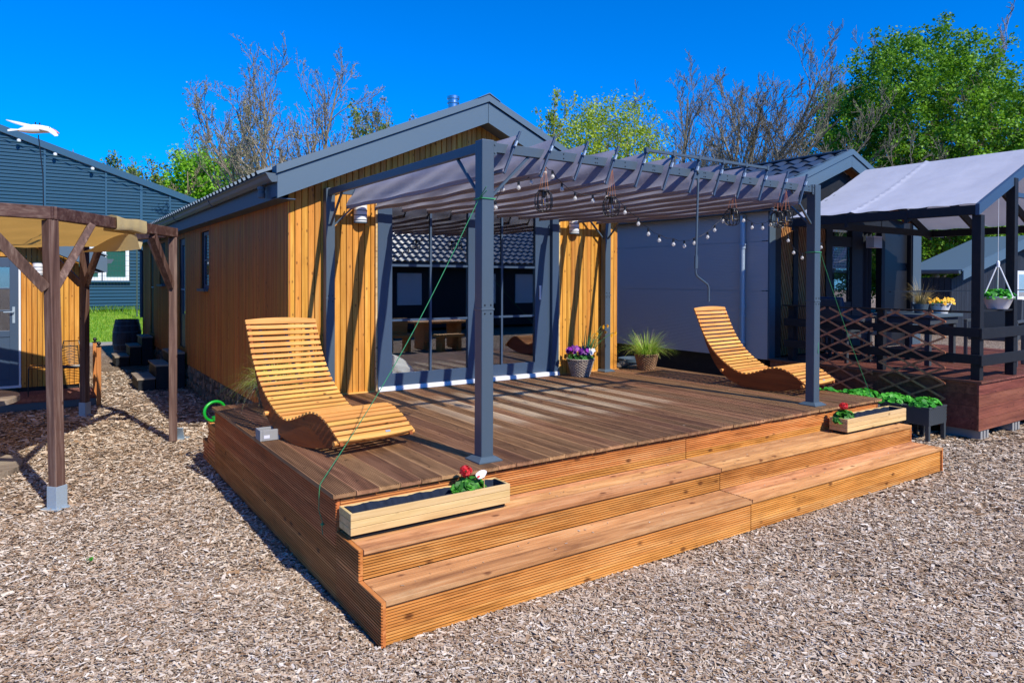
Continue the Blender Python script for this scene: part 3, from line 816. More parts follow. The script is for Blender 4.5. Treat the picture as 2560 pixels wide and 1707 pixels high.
whole('motion_sensor', b, M_ANTH, (.50, 3.62, 2.82), 'small dark round sensor lamp under the cabin gutter', 'sensor', smooth=True)
# step stairs at the side doors
def stairs(y0, w, label):
    t = thing('timber_stairs', (.4, y0, 0), label, 'stairs', 'stairs at the cabin side doors')
    for (x0, x1, z) in ((-.06, .22, .22), (.221, .46, .44), (.461, .70, .64)):
        b = MB(); b.box(x0 + .02, x1, y0 + .01, y0 + w - .01, 0, z - .031, .4)
        part('step_box', b, M_BLACKW, t)
        c = MB(); c.box(x0, x1 + .01 if x1 < .6 else x1, y0, y0 + w, z - .03, z)
        for k in (1, 2): c.box(x0 - .001, x1, y0 + k * w / 3 - .003, y0 + k * w / 3 + .003, z - .03, z + .001, 0)
        part('tread', c, M_GREYW, t)
stairs(9.55, .95, 'nearer black timber stairs with grey treads at the cabin side door')
stairs(13.7, .85, 'farther black timber stairs with grey treads beside the barrel')
# barrel
bx, by = .40, 16.0
t = thing('rain_barrel', (bx, by, 0), 'dark old wine barrel standing at the far cabin corner', 'barrel')
b = MB()
for k in range(18):
    a0 = k / 18 * 2 * math.pi; a1 = (k + .96) / 18 * 2 * math.pi
    pr = [(.26 + .07 * math.sin(v * math.pi), v * .93) for v in np.linspace(0, 1, 9)]
    b.lathe(pr, (bx, by, 0), 2, a0=a0, a1=a1)
b.lathe([(.25, .90), (0, .90)], (bx, by, 0), 18)
part('staves', b, M_BARREL, t, smooth=True)
for v in (.04, .16, .33, .67, .84, .96):
    b = MB(); r_ = .263 + .07 * math.sin(v * math.pi)
    b.lathe([(r_, v * .93 - .018), (r_ + .005, v * .93 - .018), (r_ + .005, v * .93 + .018), (r_, v * .93 + .018)], (bx, by, 0), 24); part('hoop', b, M_ANTH, t, smooth=True)
# green ring on the back step
b = MB(); pts = [(.02 + .0 * k, 3.74 + .12 * math.cos(k / 24 * 6.283), .545 + .12 * math.sin(k / 24 * 6.283) - .0) for k in range(24)]
RC = Vector((.06, 3.72, 0)); pts = []
ax = Vector((.95, .3, 0)).normalized()
for k in range(24):
    a = k / 24 * 6.283; pts.append((RC.x + ax.x * .115 * math.cos(a), RC.y + .06 + ax.y * .115 * math.cos(a), .455 + .098 + .102 * math.sin(a)))
b.tube(pts, .016, 10, closed=True); b.lathe([(0, -.02), (.05, -.02), (.05, .02), (0, .02)], (RC.x + .02, RC.y + .06, .475), 14)
whole('plastic_ring', b, M_GREENP, (.06, 3.78, .441), 'bright green plastic ring on the small back step of the terrace', 'toy', smooth=True)

# ================================================================== pergola with fabric slats
PX0, PX1, PY0, PY1, BT = 1.11, 5.16, .115, 3.33, 2.938
perg = thing('pergola', (PX0, PY0, HD), 'slate grey metal terrace pergola with tilted grey fabric slats', 'pergola')
PWD = .10
for (x, y) in ((PX0, PY0), (PX1, PY0), (PX0, PY1), (PX1, PY1)):
    b = MB(); b.box(x, x + PWD, y, y + PWD, HD + .004, BT + .012)
    p_ = part('post', b, M_PERG, perg, bevel=.006)
    b = MB()
    c0 = (x + PWD / 2, y + PWD / 2); 
    vs = []
    for (h, z) in ((.098, HD + .001), (.098, HD + .009), (PWD / 2 + .012, HD + .034), (PWD / 2 + .002, HD + .036)):
        vs += [(c0[0] - h, c0[1] - h, z), (c0[0] + h, c0[1] - h, z), (c0[0] + h, c0[1] + h, z), (c0[0] - h, c0[1] + h, z)]
    fs = []
    for k in range(3):
        for i in range(4): fs.append((k * 4 + i, k * 4 + (i + 1) % 4, k * 4 + 4 + (i + 1) % 4, k * 4 + 4 + i))
    b.add(vs, fs + [(3, 2, 1, 0), (12, 13, 14, 15)])
    part('base_plate', b, M_ANTH, p_)
    b = MB(); b.box(x - .004, x + PWD + .004, y - .004, y + PWD + .004, 1.735, 1.747); part('joint_collar', b, M_PERG, p_, bevel=.002)
    for (dx, dz) in ((.025, .03), (.075, .03), (.025, -.03), (.075, -.03)):
        b = MB(); b.lathe([(0, .005), (.005, .004), (.007, 0)], (0, 0, 0), 8)
        b.v = [(x + dx + p[0], y - p[2] - .0005, 1.741 + dz + p[1]) for p in b.v]
        part('bolt', b, M_BLACK, p_)
    # braces along both beams, and the corner plates
    sx = 1 if x == PX0 else -1; sy = 1 if y == PY0 else -1
    xi = x + PWD if sx > 0 else x; yi = y + PWD if sy > 0 else y
    b = MB(); b.beam((xi, y + .05, 2.545), (xi + sx * .335, y + .05, 2.868), .016, .022, (0, 1, 0)); part('brace', b, M_PERG, perg)
    b = MB(); b.beam((x + .05, yi, 2.545), (x + .05, yi + sy * .335, 2.868), .016, .022, (1, 0, 0)); part('brace', b, M_PERG, perg)
    if y == PY0:
        b = MB(); b.box(xi + (0 if sx > 0 else -.028) - .002, xi + (.028 if sx > 0 else 0) + .002, y + .013, y + .02, 2.845, BT + .008)
        for zz in (2.862, 2.92): b.lathe([(0, .006), (.006, .005), (.008, 0)], (0, 0, 0), 8); b.v[-24:] = [(xi + sx * .013 + p[0], y + .013 - p[2], zz + p[1]) for p in b.v[-24:]]
        part('corner_plate', b, M_PERG, perg)
for nm, (x0, x1, y0, y1) in (('front_beam', (PX0 + PWD, PX1, PY0 + .022, PY0 + .066)), ('rear_beam', (PX0 + .07, PX1 + .03, 3.15, 3.19)),
                             ('side_beam', (PX0 + .022, PX0 + .066, PY0 + PWD, PY1)), ('side_beam', (PX1 + .03, PX1 + .074, PY0 + PWD, PY1))):
    b = MB(); b.box(x0, x1, y0, y1, BT - .070, BT); bm_ = part(nm, b, M_PERG, perg, bevel=.003)
    if nm == 'front_beam':
        for k in range(11):
            xx = 1.86 + k * .322
            for dx in (0, .02 if k % 2 else .0):
                for zz in (BT - .018, BT - .052):
                    if dx == 0 or k % 2:
                        b = MB(); b.lathe([(0, .004), (.005, .003), (.006, 0)], (0, 0, 0), 6)
                        b.v = [(xx + dx + p[0], y0 - p[2], zz + p[1]) for p in b.v]; part('rivet', b, M_BLACK, bm_)
# 12 tilted slats: an end bar at the front beam and at the back, fabric between
rs = random.Random(5)
TILT = (.127, .287)
for i in range(12):
    xt = 1.402 + .3225 * i; xb = xt - TILT[0]; zt_, zb_ = 3.012, 2.724
    ph = rs.uniform(0, 6); am = rs.uniform(.004, .011)
    def fab(u, v, xt=xt, xb=xb, ph=ph, am=am):
        y = .085 + 3.055 * u
        x = xb + (xt - xb) * v; z = zb_ + (zt_ - zb_) * v
        sag = math.sin(u * math.pi) * .018
        bow = .085 * v ** .6 * (1 - v) ** 1.0
        x -= bow * .9; z -= bow * .42
        fold = am * math.sin(11 * u + ph + 4 * v) * math.sin(v * math.pi) + .006 * math.sin(23 * u + 2 * ph + 9 * v) + .010 * math.exp(-((v - .12) / .05) ** 2)
        return (x - .91 * fold, y, z - sag + .4 * fold)
    b = MB(); b.grid(fab, 44, 10, r=rs.random())
    # thickness: a rolled hem along the lower edge
    b.tube([Vector(fab(u, 0.0)) + Vector((.006, 0, .004)) for u in np.linspace(0, 1, 30)], .013, 8)
    sl = part('fabric_slat', b, M_SLATF, perg, smooth=True)
    for yy in (.078, 3.132):
        b = MB(); b.beam((xb - .006, yy, zb_ - .012), (xt + .008, yy, zt_ + .018), .014, .022, (0, 1, 0)); part('end_bar', b, M_FRAME, sl, bevel=.002)
    b = MB(); b.beam((xt - .05, .062, 2.912), (xt - .032, .062, 2.952), .012, .024, (0, 1, 0)); part('clip', b, M_ZINC, sl, bevel=.002)
b = MB(); b.box(2.67, 4.30, .062, .084, 3.018, 3.042)
cr_ = part('control_rod', b, M_PERG, perg, bevel=.002)
for k in range(6):
    b = MB(); b.box(2.672 + k * .3225, 2.696 + k * .3225, .058, .092, 3.006, 3.052); part('rod_clip', b, M_PERG, cr_, bevel=.002)
b = MB(); b.box(3.296, 3.372, .098, .136, 2.848, 2.945); b.lathe([(0, .02), (.016, .018), (.02, 0)], (0, 0, 0), 12); b.v[-36:] = [(3.338 + p[0], .098 - p[2], 2.91 + p[1]) for p in b.v[-36:]]
part('crank_gear', b, M_PERG, perg, bevel=.002)
b = MB()
b.tube([(3.325, .085, 2.852), (3.328, .082, 2.80), (3.322, .08, 2.70), (3.306, .08, 2.17)], .010, 10)
b.tube([(3.306, .08, 2.17), (3.303, .08, 2.055)], .0165, 12)
b.tube([(3.303, .08, 2.05), (3.302, .08, 2.02), (3.312, .08, 1.995), (3.34, .08, 1.978), (3.42, .08, 1.938), (3.455, .08, 1.918), (3.472, .08, 1.89), (3.476, .08, 1.86), (3.476, .08, 1.765)], .0095, 10)
part('crank_handle', b, M_PERG, perg, smooth=True)

# ------------------------------------------------------------------ string lights and hanging lanterns
bulbs = [(1.29, 2.48), (1.36, 2.62), (1.49, 2.64), (1.61, 2.69), (1.75, 2.78), (1.81, 2.75), (1.91, 2.66), (2.05, 2.6), (2.22, 2.59), (2.38, 2.63), (2.59, 2.52), (2.73, 2.43), (2.86, 2.35), (3.0, 2.3), (3.16, 2.27), (3.31, 2.26), (3.45, 2.29), (3.61, 2.35), (3.72, 2.42), (3.85, 2.51), (3.97, 2.62), (4.14, 2.53), (4.28, 2.47), (4.42, 2.47), (4.56, 2.51), (4.76, 2.5), (4.84, 2.36), (4.95, 2.24), (5.11, 2.19), (5.26, 2.2), (5.44, 2.31)]
sl_ = thing('string_lights', (1.29, .22, 2.48), 'string of clear globe bulbs draped under the pergola front beam', 'string lights')
b = MB(); pts = []
for i, (x, z) in enumerate(bulbs):
    pts.append(Vector((x, .22 + .01 * math.sin(i * 2.1), z + .052)))
    if i + 1 < len(bulbs):
        x2, z2 = bulbs[i + 1]; pts.append(Vector(((x + x2) / 2, .22, (z + z2) / 2 + .038)))
b.tube(pts, .0028, 5)
part('cable', b, M_BLACK, sl_, smooth=True)
for i, (x, z) in enumerate(bulbs):
    y = .22 + .01 * math.sin(i * 2.1)
    b = MB(); b.lathe([(0, -.0165)] + [(.0165 * math.cos(a), .0165 * math.sin(a)) for a in np.linspace(-1.3, 1.05, 9)] + [(.008, .022)], (x, y, z), 14)
    bl = part('bulb', b, M_GLOBE, sl_, smooth=True)
    b = MB(); b.lathe([(0, .021), (.009, .021), (.010, .045), (.005, .05), (0, .052)], (x, y, z), 10); b.lathe([(0, -.008), (.004, -.006), (.004, .02), (0, .02)], (x, y, z), 6)
    part('socket', b, M_BLACK, bl, smooth=True)
def lantern(x, y, z, label, tilt=0, top=None):
    t = thing('hanging_lantern', (x, y, z), label, 'lantern', 'caged lanterns hanging from the pergola')
    b = MB(); H = .155
    for k in range(11):
        a = k / 11 * 6.283; ca, sa = math.cos(a), math.sin(a)
        pr = [(.030, 0), (.056, .012), (.066, .035), (.068, .09), (.062, .125), (.044, .145), (.036, .150)]
        b.tube([(x + r_ * ca, y + r_ * sa, z + h) for r_, h in pr], .0032, 5)
    for (r_, h) in ((.030, .0), (.067, .05), (.040, .150)):
        b.tube([(x + r_ * math.cos(a), y + r_ * math.sin(a), z + h) for a in np.linspace(0, 6.283, 20, False)], .0036, 5, closed=True)
    b.lathe([(0, .152), (.043, .152), (.043, .158), (0, .158)], (x, y, z), 16); part('cage', b, M_BLACK, t, smooth=True)
    b = MB(); b.lathe([(0, .152), (.017, .15), (.017, .108), (.012, .10), (0, .10)], (x, y, z), 12); part('socket', b, M_BLACK, t, smooth=True)
    b = MB(); b.lathe([(.010, .10), (.014, .085), (.022, .06), (.02, .04), (.008, .026), (0, .025)], (x, y, z), 12); part('bulb', b, M_BULB, t, smooth=True)
    b = MB(); b.tube([(x, y, z + .045), (x, y, z + .095)], .003, 5); part('filament', b, M_YEL, t)
    tp = top or (x + .01, y, 2.866)
    b = MB()
    for k in range(4):
        a = k / 4 * 6.283 + .5; b.tube([(x + .038 * math.cos(a), y + .038 * math.sin(a), z + .155), (tp[0], tp[1], tp[2])], .0014, 4)
    part('cord', b, M_TREL, t)
lantern(1.686, .16, 2.475, 'caged lantern hanging nearest the front left pergola post')
lantern(2.373, .16, 2.472, 'caged lantern hanging left of the crank handle')
lantern(3.896, .16, 2.470, 'caged lantern hanging over the reclining head of the right lounger')
lantern(4.588, .16, 2.482, 'left one of two overlapping caged lanterns near the front right post')
lantern(4.720, .16, 2.500, 'right one of two overlapping caged lanterns near the front right post')

# ------------------------------------------------------------------ guy ropes
b = MB()
A = Vector((1.10, .15, 2.52)); B_ = Vector((-.03, .195, .668)); pts = [A.lerp(B_, k / 14) + Vector((0, 0, -.10 * math.sin(math.pi * k / 14))) for k in range(15)]
pts += [Vector((-.037, .195, .62)), Vector((-.034, .21, .5)), Vector((-.012, .20, .42)), Vector((-.012, .215, .38)), Vector((-.012, .20, .345))]
b.tube(pts, .0026, 6)
b.lathe([(0, -.014), (.014, 0), (0, .014)], (-.014, .20, .41), 8)
for d in ((.02, -.08, .06), (-.01, -.12, .08)): b.tube([A, A + Vector(d)], .003, 5)
b.tube([(PX0 - .005, PY0 - .005, 2.53), (PX0 + PWD + .005, PY0 - .005, 2.53), (PX0 + PWD + .005, PY0 + PWD + .005, 2.53), (PX0 - .005, PY0 + PWD + .005, 2.53)], .005, 6, closed=True)
whole('guy_rope', b, M_ROPE, (-.03, .2, .66), 'thin green guy rope from the left pergola post to the terrace corner', 'rope', 'green guy ropes', smooth=True)
b = MB()
A = Vector((PX1 + PWD + .004, PY0 + .005, 2.25)); B_ = Vector((6.9, .47, .58))
b.tube([A.lerp(B_, k / 10) + Vector((0, 0, -.05 * math.sin(math.pi * k / 10))) for k in range(11)], .0032, 6)
b.tube([B_, (6.9, .47, .02)], .0042, 6)
b.tube([A, (PX1 + PWD + .006, PY0 + .02, 1.55), (PX1 + .06, PY0 - .006, 1.2)], .003, 5)
b.tube([(PX1 - .005, PY0 - .005, 2.25), (PX1 + PWD + .005, PY0 - .005, 2.25), (PX1 + PWD + .005, PY0 + PWD + .005, 2.25), (PX1 - .005, PY0 + PWD + .005, 2.25)], .005, 6, closed=True)
whole('guy_rope', b, M_ROPE, (6.9, .47, 0), 'thin green guy rope from the right pergola post down towards the strawberries', 'rope', 'green guy ropes', smooth=True)

# ------------------------------------------------------------------ swing loungers (built once, copied)
TOP = [(-1.04, .945), (-1.014, .885), (-.971, .795), (-.93, .695), (-.873, .595), (-.816, .51), (-.736, .418), (-.66, .35), (-.575, .29), (-.483, .236), (-.395, .197), (-.325, .183), (-.25, .196), (-.166, .22), (-.084, .252), (0, .283), (.062, .302), (.124, .306), (.19, .294), (.255, .266), (.32, .236), (.378, .194), (.43, .158), (.463, .136)]
BOT = [(-1.0, .86), (-.96, .73), (-.903, .587), (-.81, .375), (-.708, .217), (-.609, .12), (-.457, .046), (-.3, .008), (-.17, .0), (0, .008), (.144, .028), (.284, .054), (.40, .080), (.465, .098)]
def smooth_curve(P, n):
    P = np.array(P); d = np.r_[0, np.cumsum(np.linalg.norm(np.diff(P, axis=0), axis=1))]
    s = np.linspace(0, d[-1], n); Q = np.stack([np.interp(s, d, P[:, 0]), np.interp(s, d, P[:, 1])], 1)
    for _ in range(6): Q[1:-1] = .25 * Q[:-2] + .5 * Q[1:-1] + .25 * Q[2:]
    return Q
LW = .68
def make_lounger(label):
    t = thing('swing_lounger', (0, 0, 0), label, 'sun lounger', 'wooden rocking sun loungers')
    tc = smooth_curve(TOP, 60); bc = smooth_curve(BOT, 40)
    tn = [];
    for i in range(60):
        d = tc[min(i + 1, 59)] - tc[max(i - 1, 0)]; d = d / np.linalg.norm(d); tn.append((-d[1], d[0]))
    tn = np.array(tn); tin = tc - np.where(tn[:, 1:2] >= 0, 1, 1) * tn * .018
    # panel outline: just below the slats, back along the rocker
    poly = [(p[0], p[1]) for p in tin] + [(p[0], p[1]) for p in bc[::-1]]
    for x0, x1 in ((.012, .040), (LW - .040, LW - .012)):
        b = MB(); b.prism(poly, lambda a, c, tt: (tt, -a, c), x0, x1, random.random()); part('side_panel', b, M_SLATP, t, local=True)
    # slats follow the curve
    dist = np.r_[0, np.cumsum(np.linalg.norm(np.diff(tc, axis=0), axis=1))]; n = 36
    b = MB()
    for k in range(n):
        s = .02 + (dist[-1] - .04) * k / (n - 1)
        a = np.interp(s, dist, tc[:, 0]); c = np.interp(s, dist, tc[:, 1])
        na = np.interp(s, dist, tn[:, 0]); nc = np.interp(s, dist, tn[:, 1]); l_ = math.hypot(na, nc); na /= l_; nc /= l_
        w = .0175
        dv = Vector((0, -nc, -na)) if False else Vector((0, -nc, 0)) 
        tdir = Vector((0, -nc, -na)); nv = Vector((0, -na, nc)); ctr = Vector((0, -a, c)) - nv * .009
        r_ = random.random()
        if k in (0, n - 1):
            # crowned end slats
            m = 10; vs = []
            for q in range(m + 1):
                x = LW * q / m; bul = .018 * (1 - ((q / m) * 2 - 1) ** 2)
                o0 = (-w - bul if k == 0 else -w - .006); o1 = (w + .006 if k == 0 else w + bul)
                for (o_, h_) in ((o0, -.009), (o1, -.009), (o1, .009), (o0, .009)): vs.append(ctr + Vector((x, 0, 0)) + tdir * o_ + nv * h_)
            fs = [(4 * q + i, 4 * q + (i + 1) % 4, 4 * q + 4 + (i + 1) % 4, 4 * q + 4 + i) for q in range(m) for i in range(4)] + [(3, 2, 1, 0), tuple(4 * m + i for i in range(4))]
            b.add(vs, fs, r_)
        else:
            b.beam(ctr, ctr + Vector((LW, 0, 0)), w * 2, .018, nv, r_)
    part('slatted_seat', b, M_SLAT, t, local=True, bevel=.0025)
    for a, z in ((.425, .112), (-.62, .19)):
        b = MB(); b.tube([(-.022, -a, z), (LW + .022, -a, z)], .019, 12); part('cross_bar', b, M_SLAT, t, local=True, smooth=True)
    for xx in (.13, .37, .58):
        b = MB(); pts = [(xx, -tin[i][0] + .004, tin[i][1] - .004) for i in range(0, 60)]
        for i in range(59): b.beam(pts[i], pts[i + 1], .03, .004, (0, -tn[i][0], tn[i][1]), .5)
        part('webbing', b, M_BLUECL, t, local=True)
    b = MB(); e = tc[-1]; nn = tn[-1]; q = Vector((0, -e[0] + .02 * nn[1] + .0, e[1] + .02 * nn[0])) 
    ctr = Vector((.44, -e[0], e[1])) + Vector((0, nn[1], nn[0])) * .022 + Vector((0, -nn[0], nn[1])) * .002
    tt = Vector((0, -nn[1], -nn[0])); b.beam(ctr - Vector((.022, 0, 0)), ctr + Vector((.022, 0, 0)), .018, .003, Vector((0, -nn[0], nn[1])), .5)
    part('badge', b, M_ZINC, t, local=True)
    return t
lg1 = make_lounger('wooden slatted rocking lounger at the left edge of the terrace')
lg2 = copy_tree(lg1); lg2['label'] = 'wooden slatted rocking lounger beside the right pergola post'
lg1.location = (.191, 1.180, HD + .001); lg1.rotation_euler = (0, R(1.2), R(12))
lg2.location = (5.554, .946, HD + .001); lg2.rotation_euler = (0, 0, R(5))

# hollow block under the lounger's rocker
t = thing('concrete_block', (.02, 1.68, HD), 'small hollow grey block beside the left lounger', 'block')
b = MB(); x0, x1, y0, y1, z0, z1 = -.03, .13, 1.62, 1.76, HD + .002, HD + .088
b.box(x0, x0 + .022, y0, y1, z0, z1, .5); b.box(x1 - .022, x1, y0, y1, z0, z1, .5); b.box(x0 + .022, x1 - .022, y0 + .0, y0 + .022, z0, z1 - .0, .5); b.box(x0 + .022, x1 - .022, y1 - .022, y1, z0, z1, .5); b.box(x0 + .022, x1 - .022, y0 + .022, y1 - .022, z0, z0 + .02, .5)
part('shell', b, M_CONC, t, bevel=.003)
b = MB(); b.box(x0 + .03, x0 + .075, y0 - .002, y0 + .001, z0 + .02, z0 + .045); part('sticker', b, M_WHFL, t)

# ================================================================== plants and pots
class Leaves:
    """quads for leaves, petals and blades, gathered in arrays"""
    def __init__(s): s.q = []; s.r = []
    def leaf(s, p, d, n, L, W_, r=None, fold=0):
        p = np.array(p, float); d = np.array(d, float); d /= np.linalg.norm(d) + 1e-9
        n = np.array(n, float); sd = np.cross(d, n); sd /= np.linalg.norm(sd) + 1e-9
        n = np.cross(sd, d)
        s.q.append([p, p + d * L * .45 + sd * W_ / 2 + n * fold, p + d * L, p + d * L * .45 - sd * W_ / 2 + n * fold]); s.r.append(random.random() if r is None else r)
    def blade(s, p, d, L, W_, droop, r=None, nseg=4):
        p = np.array(p, float); d = np.array(d, float); d /= np.linalg.norm(d)
        r = random.random() if r is None else r
        sd = np.cross(d, (0, 0, 1.0)); sd /= np.linalg.norm(sd) + 1e-6
        c = p.copy(); w = W_
        for k in range(nseg):
            st = L / nseg; c2 = c + d * st; w2 = W_ * (1 - (k + 1) / nseg) + .0006
            s.q.append([c - sd * w / 2, c + sd * w / 2, c2 + sd * w2 / 2, c2 - sd * w2 / 2]); s.r.append(r)
            c, w = c2, w2
            d = d + np.array([0, 0, -droop / nseg]); d /= np.linalg.norm(d)
    def make(s, name, mat, parent=None, off=(0, 0, 0)):
        V = np.array(s.q).reshape(-1, 3); F = np.arange(len(V)).reshape(-1, 4)
        return npmesh(name, V, F, s.r, mat, parent, off)
def rvec():
    v = np.array([random.gauss(0, 1) for _ in range(3)]); return v / (np.linalg.norm(v) + 1e-9)
def round_leaf_clump(lv, c, rx, ry, rz, n, size, up=.6):
    for _ in range(n):
        v = rvec(); v[2] = abs(v[2]) * 1.0 - .1
        k = random.uniform(.55, 1) ; p = np.array(c) + v * np.array([rx, ry, rz]) * k
        nn = v * .6 + np.array([0, -.25, up]) + rvec() * .45; nn /= np.linalg.norm(nn)
        d = np.cross(nn, rvec()); s_ = size * random.uniform(.6, 1.2)
        d /= np.linalg.norm(d); e = np.cross(nn, d)
        r_ = random.random()
        m = 3
        # a lobed round leaf: three quads about the stalk
        for q in range(m):
            a0 = q / m * 6.283; a1 = a0 + 6.283 / m; am = (a0 + a1) / 2
            g = lambda a, l, z=0: p + (d * math.cos(a) + e * math.sin(a)) * l * s_ + nn * z * s_
            lv.q.append([p - nn * .1 * s_, g(a0, .5, .05), g(am, .58, .0), g(a1, .5, .05)]); lv.r.append(r_)

def planter(x0, x1, y0, y1, label):
    t = thing('planter_box', ((x0 + x1) / 2, (y0 + y1) / 2, ZM + .005), label, 'planter', 'wooden planter boxes on the steps')
    zb, zt_ = ZM + .03, ZM + .160; h = (zt_ - zb) / 3
    for (a0, a1, b0, b1) in ((x0, x1, y0, y0 + .018), (x0, x1, y1 - .018, y1), (x0, x0 + .018, y0 + .0185, y1 - .0185), (x1 - .018, x1, y0 + .0185, y1 - .0185)):
        b = MB()
        for k in range(3): b.box(a0, a1, b0, b1, zb + k * h, zb + (k + 1) * h - .002)
        part('board_side', b, M_PLANT, t, bevel=.0025)
    b = MB(); b.box(x0 + .03, x1 - .03, y0 + .02, y1 - .02, ZM + .006, ZM + .029); part('base', b, M_BLACKW, t)
    # crumpled foil lining
    rr = random.Random(x0)
    ph = [rr.uniform(0, 6) for _ in range(6)]
    def liner(u, v):
        # v: 0 top of front inner, ... through bottom ... 1 top of back inner
        x = x0 + .02 + (x1 - x0 - .04) * u
        yy0, yy1 = y0 + .022, y1 - .022
        w = .006 * (math.sin(x * 31 + ph[0]) + .7 * math.sin(x * 67 + ph[1] + 3 * v) + .5 * math.sin(x * 113 + ph[2] + 9 * v))
        w = abs(w) if v < .5 else -abs(w)
        if v < .4: k = v / .4; return (x, yy0 + w, zt_ - .004 - .075 * k + .004 * math.sin(x * 40))
        if v > .6: k = (1 - v) / .4; return (x, yy1 + w, zt_ - .004 - .075 * k + .004 * math.sin(x * 37 + 1))
        k = (v - .4) / .2; return (x, yy0 + (yy1 - yy0) * k + w, zt_ - .08 + .006 * math.sin(x * 23 + 5 * k))
    b = MB(); b.grid(liner, 150, 15)
    for xx, s_ in ((x0 + .02, 1), (x1 - .02, -1)):
        b.grid(lambda u, v, xx=xx, s_=s_: (xx + s_ * (.004 + .005 * abs(math.sin(u * 14 + v * 6))), y0 + .02 + (y1 - y0 - .04) * u, zt_ - .004 - .08 * v), 14, 4)
    part('liner', b, M_RUBBER, t, smooth=True)
    return zt_
planter(.012, 1.135, -.212, -.022, 'pale wooden planter box on the step at the near left corner')
planter(5.130, 6.27, -.268, -.075, 'pale wooden planter box at the right end of the steps')
def geranium(x, y, z, label, s=1.0):
    t = thing('geranium', (x, y, z), label, 'plant', 'red geraniums in the planter boxes')
    lv = Leaves(); round_leaf_clump(lv, (x, y, z + .03), .105 * s, .08, .085 * s, 150, .058)
    for _ in range(24):
        a = random.uniform(0, 6.28); lv.blade((x, y, z - .01), (math.cos(a) * .6, math.sin(a) * .5, 1), .1, .006, .4)
    lv.make('leaves', M_LEAFG, t, (x, y, z))
    fl = Leaves(); fc = np.array([x - .025 * s, y - .01, z + .165])
    for _ in range(90):
        v = rvec(); v[2] = v[2] * .85; p = fc + v * .042 * random.uniform(.55, 1)
        for q in range(4):
            d = np.cross(v, rvec()); fl.leaf(p, d, v, .02, .02)
    fl.make('flower_head', M_REDFL, t, (x, y, z))
    b = MB(); b.tube([(x, y, z), (x - .01, y, z + .08), tuple(fc)], .003, 6); part('stem', b, M_DAFL, t, smooth=True)
geranium(.862, -.125, ZM + .105, 'red geranium with a white plant label, left planter box', 1.12)
geranium(5.25, -.165, ZM + .105, 'red geranium in the right planter box', 1.35)
b = MB()
poly = [(math.cos(a) * .042 * (1 + .1 * math.sin(3 * a)), math.sin(a) * .028) for a in np.linspace(0, 6.283, 20, False)]
b.prism(poly, lambda a, c, tt: (.918 + a, -.192 + tt, .672 + c + .1 * a), 0, .0015)
pt = whole('plant_label', b, M_LAMPW, (.918, -.192, .53), 'white oval plant label stuck beside the left geranium', 'plant label')
b = MB(); b.beam((.94, -.190, .53), (.944, -.190, .66), .003, .003); part('stick', b, M_PLANT, pt)
b = MB()
b.prism([(p[0] * .28 - .022, p[1] * .3 - .01) for p in poly], lambda a, c, tt: (.918 + a, -.1925 + tt, .672 + c + .1 * a), -.0006, 0); part('print', b, M_REDFL, pt)

def wicker_basket(x, y, z, r0, r1, h, label, mat):
    t = thing('wicker_basket', (x, y, z), label, 'basket', 'wicker plant baskets on the terrace')
    nt_, nr = 72, 26
    b = MB()
    def wv(u, v):
        th = u * 2 * math.pi; j = round(v * nr)
        rr = r0 + (r1 - r0) * v + .006 * math.sin(18 * th + math.pi * (j // 2)) + .003 * (j % 2)
        return (x + rr * math.cos(th), y + rr * math.sin(th), z + .003 + h * v)
    b.grid(wv, nt_, nr, rfun=lambda i, j: ((i * 7 + j * 13) % 17) / 17)
    b.lathe([(0, .004), (r0, .004)], (x, y, z), 24)
    part('weave', b, mat, t)
    b = MB()
    for k in range(36):
        a = k / 36 * 6.283; c = (x + r1 * math.cos(a), y + r1 * math.sin(a), z + h)
        a2 = a + .35; b.tube([(x + (r1 - .006) * math.cos(a), y + (r1 - .006) * math.sin(a), z + h - .008), (x + (r1 + .002) * math.cos((a + a2) / 2), y + (r1 + .002) * math.sin((a + a2) / 2), z + h + .008), (x + (r1 + .006) * math.cos(a2), y + (r1 + .006) * math.sin(a2), z + h - .006)], .006, 5)
    part('rim', b, mat, t, smooth=True)
    b = MB(); b.lathe([(0, h - .03), (r1 - .01, h - .03)], (x, y, z), 24); part('soil', b, M_SOIL, t)
wicker_basket(4.575, 3.17, HD, .118, .185, .235, 'grey wicker basket of purple pansies by the sliding door', M_WICK)
wicker_basket(5.835, 3.19, HD, .115, .172, .225, 'brown wicker basket holding the green grass by the blue wall', M_WICKB)
wicker_basket(.50, 3.12, HD, .13, .19, .22, 'wicker basket half hidden behind the left lounger', M_WICKB)
# pansies
px_, py_, pz_ = 4.575, 3.17, HD + .235
t = thing('pansy_plant', (px_, py_, pz_), 'purple and white pansies filling the grey wicker basket', 'plant')
lv = Leaves(); round_leaf_clump(lv, (px_, py_, pz_), .19, .18, .09, 190, .05); lv.make('leaves', M_LEAFP, t, (px_, py_, pz_))
fp, fw = Leaves(), Leaves()
for k in range(46):
    a = random.uniform(0, 6.28); rr = .2 * math.sqrt(random.random()); q = np.array([px_ + rr * math.cos(a), py_ + rr * math.sin(a), 0])
    white = q[0] > px_ + .06 and q[1] < py_ + .05
    q[2] = pz_ + (.07 if white else .11) + random.uniform(-.03, .05)
    nn = np.array([random.uniform(-.4, .3), -1, .5]) + rvec() * .3; nn /= np.linalg.norm(nn)
    d0 = np.cross(nn, rvec()); d0 /= np.linalg.norm(d0); e0 = np.cross(nn, d0); r_ = random.random()
    for m in range(5):
        an = m / 5 * 6.283; (fw if white else fp).leaf(q, d0 * math.cos(an) + e0 * math.sin(an), nn, .033, .034, min(1, max(0, r_ + random.uniform(-.15, .15))))
